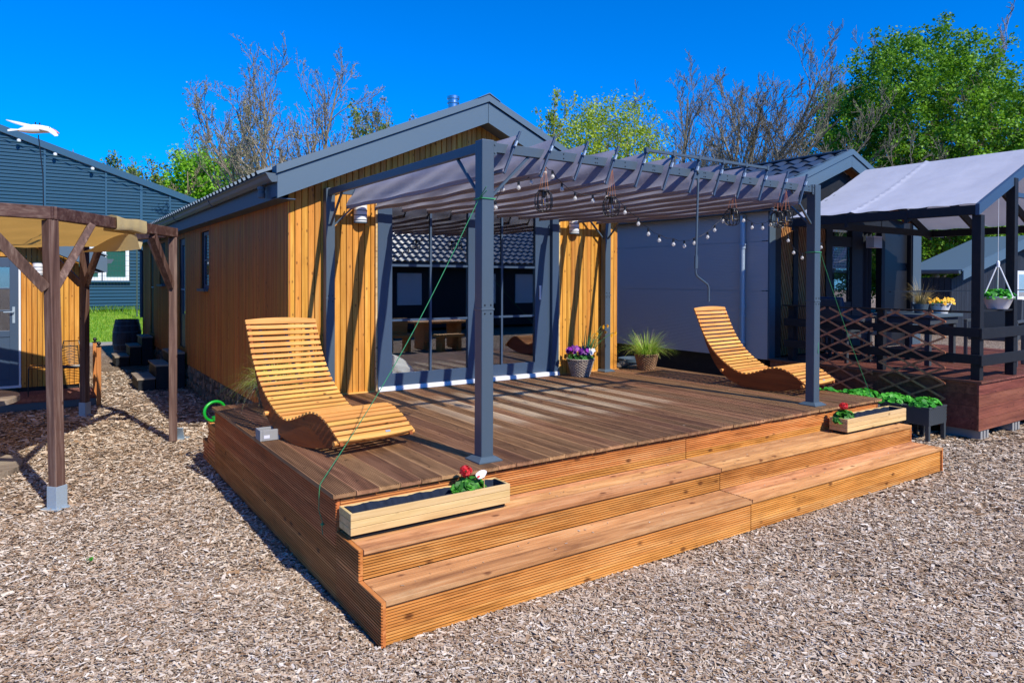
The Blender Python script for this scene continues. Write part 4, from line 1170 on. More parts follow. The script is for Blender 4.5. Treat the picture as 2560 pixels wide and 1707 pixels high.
for (fq, nm_, mt_) in ((fp, 'purple_flower', M_PURP), (fw, 'white_flower', M_WHFL)):
    for k in range(0, len(fq.q), 5):
        one = Leaves(); one.q = fq.q[k:k + 5]; one.r = fq.r[k:k + 5]; one.make(nm_, mt_, t, (px_, py_, pz_))
# daffodils leaning out of the same basket
t = thing('daffodil_plant', (4.70, 3.2, pz_), 'leaning yellow daffodils in the grey wicker basket', 'plant')
lv = Leaves()
for k in range(42):
    lv.blade((4.70 + random.uniform(-.05, .06), 3.2 + random.uniform(-.05, .05), pz_ - .02), (random.uniform(-.15, 1.0), random.uniform(-.35, .2), random.uniform(.8, 1.5)), random.uniform(.24, .5), random.uniform(.018, .028), random.uniform(.3, 1.5), nseg=6)
lv.make('leaves', M_DAFL, t, (4.70, 3.2, pz_))
for (fx, fz) in ((5.02, 1.32), (4.95, 1.31), (4.985, 1.235), (5.10, 1.185), (5.17, 1.215), (4.83, 1.22)):
    b = MB(); b.tube([(4.72, 3.2, pz_), ((4.72 + fx) / 2 - .03, 3.19, (pz_ + fz) / 2 + .05), (fx - .02, 3.17, fz + .005), (fx, 3.16, fz)], .0035, 5); st = part('stem', b, M_DAFL, t, smooth=True)
    fl = Leaves()
    for m in range(6):
        a = m / 6 * 6.283; d = np.array([math.cos(a) * .7 + .3, -.5, math.sin(a)]); fl.leaf((fx, 3.15, fz), d, (.5, -1, .1), .04, .024, .7)
    for m in range(6):
        a = m / 6 * 6.283; fl.leaf((fx + .008 * math.cos(a), 3.145, fz + .008 * math.sin(a)), (.6 + .3 * math.cos(a), -.7, .3 * math.sin(a)), (math.cos(a), 0, math.sin(a)), .024, .012, .1)
    fl.make('flower', M_YEL, st, OFF[t.name])
def grass_plant(x, y, z, label, n, L, mats, name='ornamental_grass', spread=1.0, rad=.1, droop=(1.0, 2.2)):
    t = thing(name, (x, y, z), label, 'plant')
    for (mt, frac, nm) in mats:
        lv = Leaves()
        for k in range(int(n * frac)):
            a = random.uniform(0, 6.28); rr = rad * math.sqrt(random.random()); sp = random.uniform(.1, 1.0) * spread
            lv.blade((x + rr * math.cos(a), y + rr * math.sin(a), z), (math.cos(a) * sp, math.sin(a) * sp, 1.0), L * random.uniform(.55, 1.15), random.uniform(.004, .008), random.uniform(*droop), nseg=6)
        lv.make(nm, mt, t, (x, y, z))
grass_plant(5.835, 3.19, HD + .20, 'bright green tufted grass in the brown wicker basket', 620, .42, ((M_GRASSB, .9, 'blades'), (M_GRASSD, .15, 'dry_blades')), rad=.14, spread=1.1)
grass_plant(.50, 3.12, HD + .19, 'grass with dry straw tips behind the left lounger', 560, .46, ((M_GRASSB, .75, 'blades'), (M_GRASSD, .5, 'dry_blades')), rad=.13, spread=1.5, droop=(1.5, 3.2))
# two pale stones and a dark pot at the back right of the terrace
def stone(x, y, z, r_, label, seed):
    rs_ = random.Random(seed); b = MB(); ph = [rs_.uniform(0, 6) for _ in range(4)]
    def fn(u, v):
        th = u * 6.283; f = v * math.pi; k = 1 + .14 * math.sin(2 * th + ph[0]) + .1 * math.sin(3 * f + ph[1] + th)
        return (x + r_ * k * math.sin(f) * math.cos(th), y + r_ * k * .8 * math.sin(f) * math.sin(th), z + r_ * .7 * (1 - math.cos(f) * k * .95))
    b.grid(fn, 16, 10); whole('stone', b, M_STONE, (x, y, z), label, 'stone', 'stones behind the grass basket', smooth=True)
stone(5.70, 3.52, HD, .085, 'larger pale round stone behind the brown wicker basket', 1)
stone(5.57, 3.50, HD, .06, 'smaller pale round stone left of the larger one', 2)
b = MB(); b.lathe([(0, .01), (.19, .01), (.24, .62), (.26, .63), (.26, .68), (.22, .68), (.2, .55), (0, .55)], (6.62, 4.25, 0), 24)
whole('plant_tub', b, M_ANTH, (6.62, 4.25, 0), 'dark round tub on the ground in front of the blue wall', 'tub', smooth=True)

# ================================================================== wooden pavilion on the left
PVC = np.array([-3.33, 5.45])
V8 = [(-3.66, 2.28), (-1.357, 2.998), (-.147, 5.11), (-.93, 7.575), (-3.10, 8.25), (-5.4, 7.9), (-6.5, 5.6), (-5.7, 3.1)]
ZP = 2.565
pav = thing('wooden_pavilion', (-3.33, 5.45, 0), 'weathered brown timber pavilion frame with tan canvas roof', 'pavilion')
for k, (x, y) in enumerate(V8):
    lean = (-.045, .01) if k == 1 else (0, 0)
    d1 = np.array(V8[(k + 1) % 8]) - (x, y); d1 /= np.linalg.norm(d1); d0 = np.array(V8[k - 1]) - (x, y); d0 /= np.linalg.norm(d0)
    outw = -(d1 + d0); outw /= np.linalg.norm(outw)
    zb = .16 if k != 2 else .01
    b = MB(); b.beam((x, y, zb), (x + lean[0], y + lean[1], ZP - .118), .09, .09, (outw[0], outw[1], 0))
    po = part('post', b, M_OLD, pav, bevel=.006)
    b = MB()
    if k != 2:
        b.beam((x, y, .002), (x, y, .19), .106, .106, (outw[0], outw[1], 0))
        b.beam((x - outw[0] * .0, y, -.004), (x, y, .006), .17, .17, (outw[0], outw[1], 0))
    else:
        b.beam((x + .09, y + .12, .01), (x + .06, y + .06, .15), .12, .014, (-.5, -.8, .35)); b.beam((x + .05, y + .06, .006), (x + .17, y + .18, .006), .12, .01)
    part('post_shoe', b, M_ZINC, po, bevel=.002)
    for d in (d1, d0):
        ex = np.array((x, y)) + d * .56
        b = MB(); b.beam((x + d[0] * .045 + lean[0] * .7, y + d[1] * .045 + lean[1] * .7, ZP - .70), (ex[0], ex[1], ZP - .125), .065, .088, (d[0], d[1], 1))
        part('brace', b, M_OLD, pav, bevel=.005)
    x2, y2 = V8[(k + 1) % 8]; l0 = lean; l1 = (-.045, .01) if k == 0 else (0, 0)
    e = np.array((x2, y2)) - (x, y); e /= np.linalg.norm(e)
    b = MB(); b.beam((x + l0[0] - e[0] * .04, y + l0[1] - e[1] * .04, ZP - .06), (x2 + l1[0] + e[0] * .04, y2 + l1[1] + e[1] * .04, ZP - .06), .09, .108)
    part('beam', b, M_OLDB, pav, bevel=.005)
# canvas: sagging sheet over most of the octagon, one edge folded over the front right beam
b = MB()
def lerp2(a, c, k): return (a[0] + (c[0] - a[0]) * k, a[1] + (c[1] - a[1]) * k)
edge = [V8[0], V8[1], lerp2(V8[1], V8[2], .40), lerp2(V8[1], V8[2], .66), lerp2(V8[2], V8[3], .75), V8[3], V8[4], V8[5], V8[6], V8[7]]
def cloth(u, v):
    q = u * len(edge); i = int(q) % len(edge); k = q - int(q); p = lerp2(edge[i], edge[(i + 1) % len(edge)], k)
    s_ = .965 * v; x = PVC[0] + (p[0] - PVC[0]) * s_; y = PVC[1] + (p[1] - PVC[1]) * s_
    sag = -.10 * (1 - abs(2 * s_ - 1)) - .05 * (1 - s_) + .016 * math.sin(9 * x) * math.sin(7 * y)
    if 3.0 < q < 4.6: sag -= .10 * math.sin((q - 3.0) / 1.6 * math.pi) * s_
    return (x, y, ZP - .075 + sag)
b.grid(cloth, 80, 16); part('canvas', b, M_TAN, pav, smooth=True)
b = MB()
pA = np.array((*lerp2((V8[1][0] - .045, V8[1][1] + .01), V8[2], .405), 0)); pB = np.array((*lerp2((V8[1][0] - .045, V8[1][1] + .01), V8[2], .665), 0)); dn = (pB - pA) / np.linalg.norm(pB - pA); on = np.array([dn[1], -dn[0], 0])
loop = [(-.065, -.14), (-.062, .005), (.0, .012), (.062, .004), (.066, -.06), (.065, -.118), (.02, -.125)]
def flap(u, v):
    q = v * (len(loop) - 1); i = min(int(q), len(loop) - 2); k = q - i; o_ = loop[i][0] + (loop[i + 1][0] - loop[i][0]) * k; h_ = loop[i][1] + (loop[i + 1][1] - loop[i][1]) * k
    P_ = pA + (pB - pA) * u + on * (o_ + .004 * math.sin(20 * u)); P_[2] = ZP + h_ + .008 * math.sin(u * 7 + v * 5) * (v > .3)
    return P_
b.grid(flap, 16, 14); part('canvas_flap', b, M_TANL, pav, smooth=True)
b = MB()
c0 = Vector((pB[0] - .05, pB[1] - .02, ZP - .12)); c1 = Vector((*lerp2(V8[2], V8[3], .30), ZP - .15)); c2 = Vector((*lerp2(V8[2], V8[3], .72), ZP - .10)); c3 = Vector((c0.x - .45, c0.y + .8, ZP - .28))
b.grid(lambda u, v: (c0.lerp(c3, v)).lerp(c1.lerp(c2, v), u) + Vector((0, 0, -.10 * math.sin(u * math.pi) + .03 * math.sin(7 * u + 5 * v))), 16, 10); part('loose_corner', b, M_TANL, pav, smooth=True)
# cable drum table under the pavilion
tx, ty = -2.30, 4.75
t = thing('cable_drum_table', (tx, ty, 0), 'round grey wooden cable drum table under the pavilion', 'table')
for z0, z1, rr in ((.0, .055, .68), (.70, .75, .66)):
    b = MB(); m = 9
    for q in range(m):
        a = -rr + 2 * rr * q / m; c_ = -rr + 2 * rr * (q + .97) / m; pts = []
        for k in range(9):
            xx = a + (c_ - a) * k / 8; pts.append((xx, math.sqrt(max(0, rr * rr - xx * xx))))
        poly = [(p, h) for p, h in pts] + [(p, -h) for p, h in pts[::-1]]
        b.prism(poly, lambda a_, c__, tt: (tx + c__, ty + a_, tt), z0 + .003, z1)
    part('disc', b, M_GREYW, t)
b = MB(); b.lathe([(.3, .056), (.3, .699)], (tx, ty, 0), 20); part('core', b, M_GREYW, t)
# seagull wind toy on a thin pole
gx, gy, gz = -1.50, 4.5, 3.44
gp = thing('seagull_figure', (-1.435, 4.48, 2.56), 'white seagull wind toy on a thin pole above the pavilion', 'garden figure')
b = MB()
def gull(u, v):
    s_ = v; th = u * 6.283
    prof = [(0, .006), (.08, .018), (.22, .034), (.42, .046), (.62, .042), (.78, .036), (.9, .032), (.97, .022), (1, .004)]
    rr = np.interp(s_, [p[0] for p in prof], [p[1] for p in prof]); x = -1.655 + .30 * s_
    z = gz - .004 + .035 * s_ + .012 * math.sin(s_ * 3.1)
    return (x, gy + rr * .9 * math.cos(th), z + rr * math.sin(th))
b.grid(gull, 14, 18); part('body', b, M_GULLW, gp, smooth=True)
def wing(pts, nm='wing'):
    b = MB(); n = len(pts); vs = [tuple(p) for p in pts] + [(p[0], p[1], p[2] + .007) for p in pts]
    b.add(vs, [tuple(range(n))[::-1], tuple(range(n, 2 * n))] + [(i, (i + 1) % n, n + (i + 1) % n, n + i) for i in range(n)]); part(nm, b, M_GULLW, gp)
wing([(-1.42, 4.53, 3.49), (-1.50, 4.62, 3.515), (-1.64, 4.76, 3.56), (-1.755, 4.86, 3.59), (-1.70, 4.78, 3.555), (-1.60, 4.64, 3.505), (-1.53, 4.54, 3.475)])
wing([(-1.41, 4.47, 3.475), (-1.36, 4.38, 3.46), (-1.325, 4.28, 3.41), (-1.315, 4.24, 3.375), (-1.345, 4.25, 3.37), (-1.40, 4.36, 3.43), (-1.47, 4.46, 3.46)])
wing([(-1.64, 4.48, 3.435), (-1.73, 4.47, 3.41), (-1.735, 4.51, 3.425), (-1.71, 4.53, 3.442), (-1.64, 4.52, 3.445)], 'tail')
b = MB(); b.tube([(-1.365, 4.49, 3.47), (-1.335, 4.48, 3.462), (-1.300, 4.47, 3.440)], [.02, .013, .004], 8); part('beak', b, M_RED, gp, smooth=True)
for yy in (4.472, 4.528):
    b = MB(); b.lathe([(0, -.005), (.005, 0), (0, .005)], (-1.385, yy, 3.492), 8); part('eye', b, M_BLACK, gp)
b = MB(); b.tube([(-1.435, 4.48, ZP - .02), (-1.44, 4.485, 3.0), (-1.478, 4.5, 3.41)], .0055, 6); part('pole', b, M_BLACK, gp, smooth=True)
for dx in (-.015, .02):
    b = MB(); b.tube([(-1.485 + dx, 4.5, 3.47), (-1.487 + dx, 4.5, 3.52)], .003, 5); b.lathe([(0, .0), (.008, .006), (.006, .018), (0, .022)], (-1.487 + dx, 4.5, 3.515), 8); part('knob', b, M_BLACK, gp, smooth=True)

# ================================================================== small cabin on the far left
FY = 9.62; FZ = .20
lc = thing('small_cabin', (-3.4, FY, 0), 'small larch clad cabin with a blue glazed door on the left', 'cabin')
EX, EZ, LXA = -.52, 2.30, -3.2      # eave tip, height, ridge x
lu = lambda x: EZ - .02 + .43 * (EX - x) if x > LXA else EZ - .02 + .43 * (EX - 2 * LXA + x)
b = MB()
siding(b, 'x', -6.2, -2.70, FY, -1, FZ, lambda x: lu(x) , pitch=.0725)
siding(b, 'x', -1.70, -.86, FY, -1, FZ, lambda x: lu(x), pitch=.0725)
siding(b, 'x', -2.70, -1.70, FY, -1, 2.30, lambda x: lu(x), pitch=.0725)
part('front_cladding', b, M_LARCH, lc)
b = MB(); siding(b, 'y', FY, 15, -.90, 1, FZ, lambda c: 2.15); part('side_cladding', b, M_LARCH_SHADE, lc)
b = MB(); b.box(-6.2, -2.68, FY + .002, FY + .1, .1, 2.4); b.box(-1.72, -.92, FY + .002, FY + .1, .1, 2.3); b.box(-2.68, -1.72, FY + .002, FY + .1, 2.29, 2.6); b.box(-1.0, -.905, FY + .1, 15, .1, 2.3)
b.prism([(-6.2, 2.4), (-.92, 2.3), (LXA, 3.4)], lambda a, c, t: (a, t, c), FY + .003, FY + .1); b.box(-5.4, -.92, 15, 15.1, .1, 2.2); part('wall', b, M_BLACKW, lc)
b = MB()
trapez_roof(b, EX - .0, EZ + .03, LXA, EZ + .03 + .43 * (EX - LXA), FY - .3, 15.3); trapez_roof(b, 2 * LXA - EX, EZ + .03, LXA, EZ + .03 + .43 * (EX - LXA), FY - .3, 15.3)
rf = part('roof', b, M_TRIM, lc)
b = MB(); rake_board(b, EX, EZ, LXA, EZ + .43 * (EX - LXA), .25, FY - .31, FY - .28); rake_board(b, 2 * LXA - EX, EZ, LXA, EZ + .43 * (EX - LXA), .25, FY - .31, FY - .28); part('barge_board', b, M_TRIM, rf)
b = MB(); b.box(EX - .02, EX + .0, FY - .27, 15.2, EZ - .23, EZ); b.box(-.84, EX - .021, FY - .27, 15.2, EZ - .24, EZ - .225); b.prism([(EX + .001, EZ - .02), (EX + .001, EZ - .1), (EX + .06, EZ - .09), (EX + .1, EZ - .02)], lambda a, c, t: (a, t, c), FY - .3, 15.2); part('gutter', b, M_ANTH, rf)
b = MB()
dx0, dx1 = -2.66, -1.735
b.box(dx0, dx0 + .11, FY - .015, FY + .06, .245, 2.28); b.box(dx1 - .115, dx1, FY - .015, FY + .06, .245, 2.28); b.box(dx0 + .11, dx1 - .115, FY - .015, FY + .06, 2.13, 2.28); b.box(dx0 + .11, dx1 - .115, FY - .005, FY + .05, .34, 1.02)
b.box(dx0 + .11, dx1 - .115, FY - .015, FY + .06, 1.02, 1.12)
for zz in (1.44, 1.79): b.box(dx0 + .11, dx1 - .115, FY - .004, FY + .016, zz - .012, zz + .012)
b.box(dx0 + .11, dx1 - .115, FY - .012, FY + .055, .245, .34)
dr = part('door', b, M_FRAME, lc, bevel=.003)
b = MB(); b.box(dx0 + .11, dx1 - .115, FY + .02, FY + .026, 1.12, 2.13); part('pane', b, M_GLASS, dr)
b = MB(); b.box(-1.815, -1.780, FY - .024, FY - .0155, 1.24, 1.50); b.tube([(-1.797, FY - .02, 1.42), (-1.797, FY - .06, 1.42), (-1.93, FY - .065, 1.415)], .011, 8); part('handle', b, M_ZINC, dr, smooth=True)
b = MB(); b.box(dx1 + .002, dx1 + .030, FY - .022, FY + .01, .22, 2.29); part('edge_strip', b, M_WHITE, lc)
b = MB(); b.box(-2.7, -1.70, FY - .06, FY - .016, .205, .242); part('door_sill', b, M_WHITE, lc)
b = MB(); b.box(-2.66, -1.7, 10.6, 10.7, .2, 2.5); part('interior_wall', b, M_DARKIN, lc)
wall_lamp(-1.475, FY - .022, 2.01, 'white banded wall lamp on the small left cabin', s=.95)
pd = thing('porch_deck', (-2.2, 8.44, 0), 'low brown porch deck in front of the small left cabin', 'deck')
b = MB()
for k in range(8): b.groove((-6.3, 8.44 + k * .145, .135), (1, 0, 0), (0, 1, 0), (0, 0, 1), 5.57, .141, .026, 9, .003)
part('boards', b, M_REDD, pd)
b = MB(); b.box(-6.3, -.735, 8.45, 8.478, .0, .106); b.box(-.758, -.735, 8.479, 9.58, 0, .106); part('skirt', b, M_ANTH, pd)
# gate-like side fence with ball topped posts
fn_ = thing('porch_fence', (-.70, 8.8, 0), 'short wooden porch fence with black ball finials', 'fence')
for y in (8.37, 9.25):
    b = MB(); b.box(-.735, -.675, y - .03, y + .03, 0, .90); po = part('post', b, M_POST, fn_, bevel=.004)
    b = MB(); b.lathe([(0, 0), (.036, 0), (.036, .018), (.012, .022), (.012, .03)] + [(.03 * math.cos(a), .056 + .03 * math.sin(a)) for a in np.linspace(-1.2, 1.57, 9)], (-.705, y, .90), 14); part('finial', b, M_BLACK, po, smooth=True)
for z in (.36, .75):
    b = MB(); b.box(-.722, -.688, 8.401, 9.219, z - .035, z + .035); part('rail', b, M_POST, fn_, bevel=.003)
# wire chair and footstool on the porch
t = thing('wire_chair', (-1.05, 9.1, .135), 'black wire chair on the porch of the small cabin', 'chair')
b = MB(); c_ = MB()
for k in range(13):
    z = .56 + .36 * k / 12; b.tube([(-1.20 + .006 * k, 9.30 + .015 * k, z), (-1.02, 9.34 + .015 * k, z), (-.85 - .006 * k, 9.30 + .015 * k, z)], .004, 5)
for k in range(9):
    y = 8.88 + .4 * k / 8; b.tube([(-1.22, y, .56), (-1.03, y, .54), (-.85, y, .56)], .004, 5)
b.tube([(-1.22, 8.86, .56), (-1.21, 9.3, .555), (-1.13, 9.5, .93), (-.92, 9.5, .93), (-.85, 9.3, .555), (-.85, 8.86, .56)], .008, 6, closed=True); part('seat', b, M_CHAIRW, t, smooth=True)
for s_ in (-1.21, -.86):
    b = MB(); b.tube([(s_, 8.9, .555), (s_ + .0, 8.86, .142), (s_, 9.4, .142), (s_, 9.28, .555)], .008, 6); part('leg_frame', b, M_CHAIRW, t, smooth=True)
t = thing('wire_stool', (-1.48, 9.0, .135), 'low black wire stool left of the wire chair', 'stool')
b = MB(); b.tube([(-1.60, 8.88, .575), (-1.34, 8.88, .575), (-1.34, 9.18, .575), (-1.60, 9.18, .575)], .008, 6, closed=True)
for k in range(1, 7): b.tube([(-1.60 + .26 * k / 7, 8.88, .575), (-1.60 + .26 * k / 7, 9.18, .575)], .004, 5)
part('seat', b, M_CHAIRW, t, smooth=True)
for (x, y) in ((-1.60, 8.88), (-1.34, 8.88), (-1.34, 9.18), (-1.60, 9.18)):
    b = MB(); b.tube([(x, y, .572), (x * 1.004, y, .142)], .008, 6); part('leg', b, M_CHAIRW, t, smooth=True)

# ================================================================== barn with corrugated gable far left
BY = 30.0
barn = thing('metal_barn', (-8, BY, 0), 'large blue grey corrugated metal barn behind the lawn', 'barn')
bz = lambda x: 6.88 - .343 * x - .06        # roof line
b = MB(); z = .3; per = .14
while z < 12.5:
    for (z0, z1, o0, o1) in ((z, z + .045, 0, .0), (z + .045, z + .07, 0, -.035), (z + .07, z + .115, -.035, -.035), (z + .115, z + .14, -.035, 0)):
        xr = min(6.0, (6.80 - max(z0, z1)) / .343)
        pcs = [(-15, xr)]
        if z1 > 1.86 and z0 < 3.30: pcs = [(-15, -.75), (1.83, xr)]
        for (xa, xb) in pcs:
            if xb > xa: b.add([(xa, BY + o0, z0), (xb, BY + o0, z0), (xb, BY + o1, z1), (xa, BY + o1, z1)], [(0, 1, 2, 3)], .5)
    z += per
part('corrugated_wall', b, M_BARN, barn)
b = MB(); b.prism([(-15, 0), (6.0, 0), (6.0, bz(6.0)), (-15, bz(-15))], lambda a, c, t: (a, t, c), BY + .12, BY + 5.5); part('barn_body', b, M_BARN, barn)
b = MB(); b.prism([(-15.3, bz(-15.3) - .02), (6.2, bz(6.2) - .02), (6.2, bz(6.2) + .26), (-15.3, bz(-15.3) + .26)], lambda a, c, t: (a, t, c), BY - .12, BY - .06)
b.prism([(-15.3, bz(-15.3) + .2), (6.2, bz(6.2) + .2), (6.2, bz(6.2) + .25), (-15.3, bz(-15.3) + .25)], lambda a, c, t: (a, t, c), BY - .06, BY + 5.7); part('roof_edge', b, M_BARNF, barn)
for x in (.95, -1.2, 3.4, -4.2):
    zt1 = bz(x); b = MB(); b.box(x - .035, x + .035, BY - .05, BY + .0, 3.5 if x < 1.9 and x > -.8 else .4, zt1 - .03); part('seam_strip', b, M_BARNF, barn)
b = MB(); b.box(2.22, 2.32, BY - .055, BY, .4, bz(2.3) - .03); part('seam_strip', b, M_BARNF, barn)
for (x0, x1) in ((-.70, .78), (.82, 1.80)):
    b = MB(); fr = .13; z0, z1 = 1.875, 3.28
    b.box(x0, x1, BY - .06, BY + .04, z1 - fr, z1); b.box(x0, x1, BY - .06, BY + .04, z0, z0 + fr * 1.1); b.box(x0, x0 + fr, BY - .06, BY + .04, z0 + fr * 1.1, z1 - fr); b.box(x1 - fr, x1, BY - .06, BY + .04, z0 + fr * 1.1, z1 - fr)
    wn = part('window', b, M_WHITE, barn)
    b = MB()
    for k in range(24):
        zz = z0 + fr * 1.1 + (z1 - z0 - 2.1 * fr) * k / 24; b.add([(x0 + fr, BY + .02, zz), (x1 - fr, BY + .02, zz), (x1 - fr, BY - .005, zz + .045), (x0 + fr, BY - .005, zz + .045)], [(0, 1, 2, 3)])
    part('blind', b, M_BLIND, wn)
b = MB(); b.box(-.75, 1.85, BY - .16, BY - .04, 1.80, 1.87); part('window_sill', b, M_BARNF, barn)
for k, (x, z) in enumerate(((-2.05, 7.40), (-.85, 6.98), (.45, 6.52))):
    b = MB(); b.lathe([(0, -.07), (.06, -.05), (.075, 0), (.06, .05), (0, .07)], (x, BY - .26, z), 10)
    o_ = part('eave_bulb', b, M_WHITE, barn, smooth=True)
b = MB(); b.tube([(-3.5, BY - .26, 7.98), (-2.05, BY - .26, 7.48), (-.85, BY - .26, 7.06), (.45, BY - .26, 6.60), (2.5, BY - .26, 5.92)], .012, 4); part('eave_cable', b, M_BLACK, barn)
# wire mesh fence in front of the barn window
wf = thing('wire_fence', (.5, 27.4, .4), 'dark green wire mesh fence in front of the barn window', 'fence')
b = MB()
for k in range(26): b.box(-.95 + k * .11, -.944 + k * .11, 27.4, 27.406, 1.62, 3.10)
for k in range(8): b.box(-.95, 1.81, 27.407, 27.414, 1.66 + k * .2, 1.669 + k * .2)
part('mesh', b, M_WIRE, wf)
for x in (-.98, 1.83):
    b = MB(); b.box(x - .025, x + .025, 27.38, 27.43, .45, 3.12); part('post', b, M_WIRE, wf)

# ================================================================== neighbouring cabin on the right
NY = 2.85
NX0, NX1, NXA = 8.17, 12.25, 10.21
TY = 2.72   # back edge of the terrace deck
def fxn(x): return -1.5 + (x + 1.5) * 1.0146   # facade positions measured on a nearer plane
nb = thing('dark_cabin', (NX0, NY, 0), 'dark blue grey cabin with tiled roof on the right', 'cabin')
def ribbed(b, y0, y1, z0, z1):
    z = z0; p = .026
    while z < z1 - .001:
        zz = min(z + p, z1); m_ = z + (zz - z) * .7
        b.add([(NX0, y0, z), (NX0, y1, z), (NX0, y1, m_), (NX0, y0, m_)], [(3, 2, 1, 0)], .5)
        b.add([(NX0, y0, m_), (NX0, y1, m_), (NX0 + .003, y1, (m_ + zz) / 2), (NX0 + .003, y0, (m_ + zz) / 2), (NX0, y1, zz), (NX0, y0, zz)], [(3, 2, 1, 0), (5, 4, 2, 3)], .5); z += p
b = MB()
for z0, z1 in ((.69, 1.785), (1.797, 2.585), (2.597, 3.16)): ribbed(b, NY - .02, 10.4, z0, z1)
b.box(NX0 + .004, NX0 + .12, NY + .1, 10.4, .69, 3.16, .5)
part('side_panel', b, M_PANEL, nb)
b = MB(); b.box(NX0 - .004, NX0 + .15, NY - .05, NY - .021, .69, 3.07); part('corner_trim', b, M_ANTH, nb)
b = MB(); b.box(NX0 + .10, NX0 + .14, NY + .1, 10.4, .05, .685); b.box(NX0 + .1, NX1 - .1, NY + .2, NY + .24, .05, .69); part('plinth', b, M_BLACKW, nb)
b = MB(); b.box(NX0 + .12, NX1 - .1, NY + .25, 10.3, .60, .68); part('floor', b, M_FLOORIN, nb)
# downpipe on the side wall
b = MB(); b.tube([(NX0 - .06, 3.27, 3.02), (NX0 - .06, 3.27, .72)], .045, 14)
dp = part('downpipe', b, M_ZINC, nb, smooth=True)
for z in (2.50, 1.52, 1.38, .95):
    b = MB(); b.lathe([(.044, -.02), (.055, -.02), (.055, .02), (.044, .02)], (NX0 - .06, 3.27, z), 16)
    if z > 2.4: b.lathe([(.044, .03), (.058, .03), (.058, .06), (.044, .06)], (NX0 - .06, 3.27, z), 16)
    part('pipe_bracket', b, M_ZINC, dp, smooth=True)
# facade under the canopy
FYN = NY
b = MB()
for (x0, x1) in ((8.33, 8.50), (8.84, 8.97), (9.78, 9.97), (10.59, 10.93), (11.59, 11.71), (12.68, 13.04)): b.box(x0, x1, FYN - .03, FYN + .08, .70, 3.1)
b.box(8.2, 12.2, FYN + .081, FYN + .12, 2.95, 3.2); b.box(8.501, 12.67, FYN - .02, FYN + .08, 2.96, 3.12); b.box(8.50, 9.78, FYN + .05, FYN + .08, .70, 2.95)
b.box(9.97, 10.59, FYN - .02, FYN + .07, 2.56, 2.74); b.box(9.97, 10.59, FYN - .02, FYN + .07, .70, 1.58)
b.prism([(8.2, 3.13), (12.22, 3.13), (NXA, 3.92)], lambda a, c, t: (a, t, c), FYN - .018, FYN + .05)
part('facade_frame', b, M_BLACKW, nb)
b = MB()
for (x0, x1) in ((8.502, 8.838), (8.972, 9.778)):
    k = -2.8
    while k < 3.2:   # diagonal slats clipped to the panel
        pts = []
        s_ = 3.2; w_ = .042
        def zz(x, o): return .72 + k + o + (x1 - x) * s_
        for o in (0, w_ * math.sqrt(1 + s_ * s_)):
            pass
        W_ = w_ * math.sqrt(1 + s_ * s_)
        poly = [(x0, zz(x0, 0)), (x1, zz(x1, 0)), (x1, zz(x1, W_)), (x0, zz(x0, W_))]
        # clip in z
        def clip(poly, lim, top):
            out = []
            for i in range(len(poly)):
                p, q = poly[i], poly[(i + 1) % len(poly)]
                ip = p[1] <= lim if top else p[1] >= lim; iq = q[1] <= lim if top else q[1] >= lim
                if ip: out.append(p)
                if ip != iq: t_ = (lim - p[1]) / (q[1] - p[1]); out.append((p[0] + (q[0] - p[0]) * t_, lim))
            return out
        poly = clip(poly, 2.95, True)
        if len(poly) > 2: poly = clip(poly, .74, False)
        if len(poly) > 2: b.prism(poly, lambda a, c, t: (a, t, c), FYN - .012, FYN + .02)
        k += .205
part('diagonal_cladding', b, M_DIAG, nb)
b = MB(); b.box(9.98, 10.58, FYN + .02, FYN + .03, 1.58, 2.56); b.box(9.98, 10.58, FYN + .02, FYN + .03, 2.74, 2.95)
part('window_pane', b, M_GLASS, nb)
b = MB(); b.box(9.98, 10.58, FYN + .3, FYN + .34, .7, 3.0); b.box(10.93, 12.6, FYN + 2.0, FYN + 2.05, .7, 3.0); part('interior_wall', b, M_DARKIN, nb)
b = MB(); b.grid(lambda u, v: (10.94 + .60 * u, FYN + .14 + .035 * math.sin(u * 26), .72 + 2.2 * v), 60, 2); part('curtain', b, M_CURT, nb, smooth=True)
b = MB(); b.box(11.72, 12.66, FYN + .04, FYN + .08, .71, 2.9); part('door', b, M_BLACK, nb)
b = MB(); b.box(12.70, 13.02, FYN - .06, FYN - .031, .71, 3.1); part('grey_column', b, M_ANTH, nb)
wl = thing('box_lamp', (11.17, FYN - .1, 2.55), 'white square wall lamp under the neighbouring canopy', 'lamp')
b = MB(); b.box(11.04, 11.32, FYN - .18, FYN - .03, 2.56, 2.77); part('shade', b, M_LAMPW, wl, bevel=.004)
b = MB()
for k in range(9): b.box(11.039, 11.321, FYN - .1815, FYN - .03, 2.575 + k * .02, 2.58 + k * .02)
part('louvre', b, M_ANTH, wl)
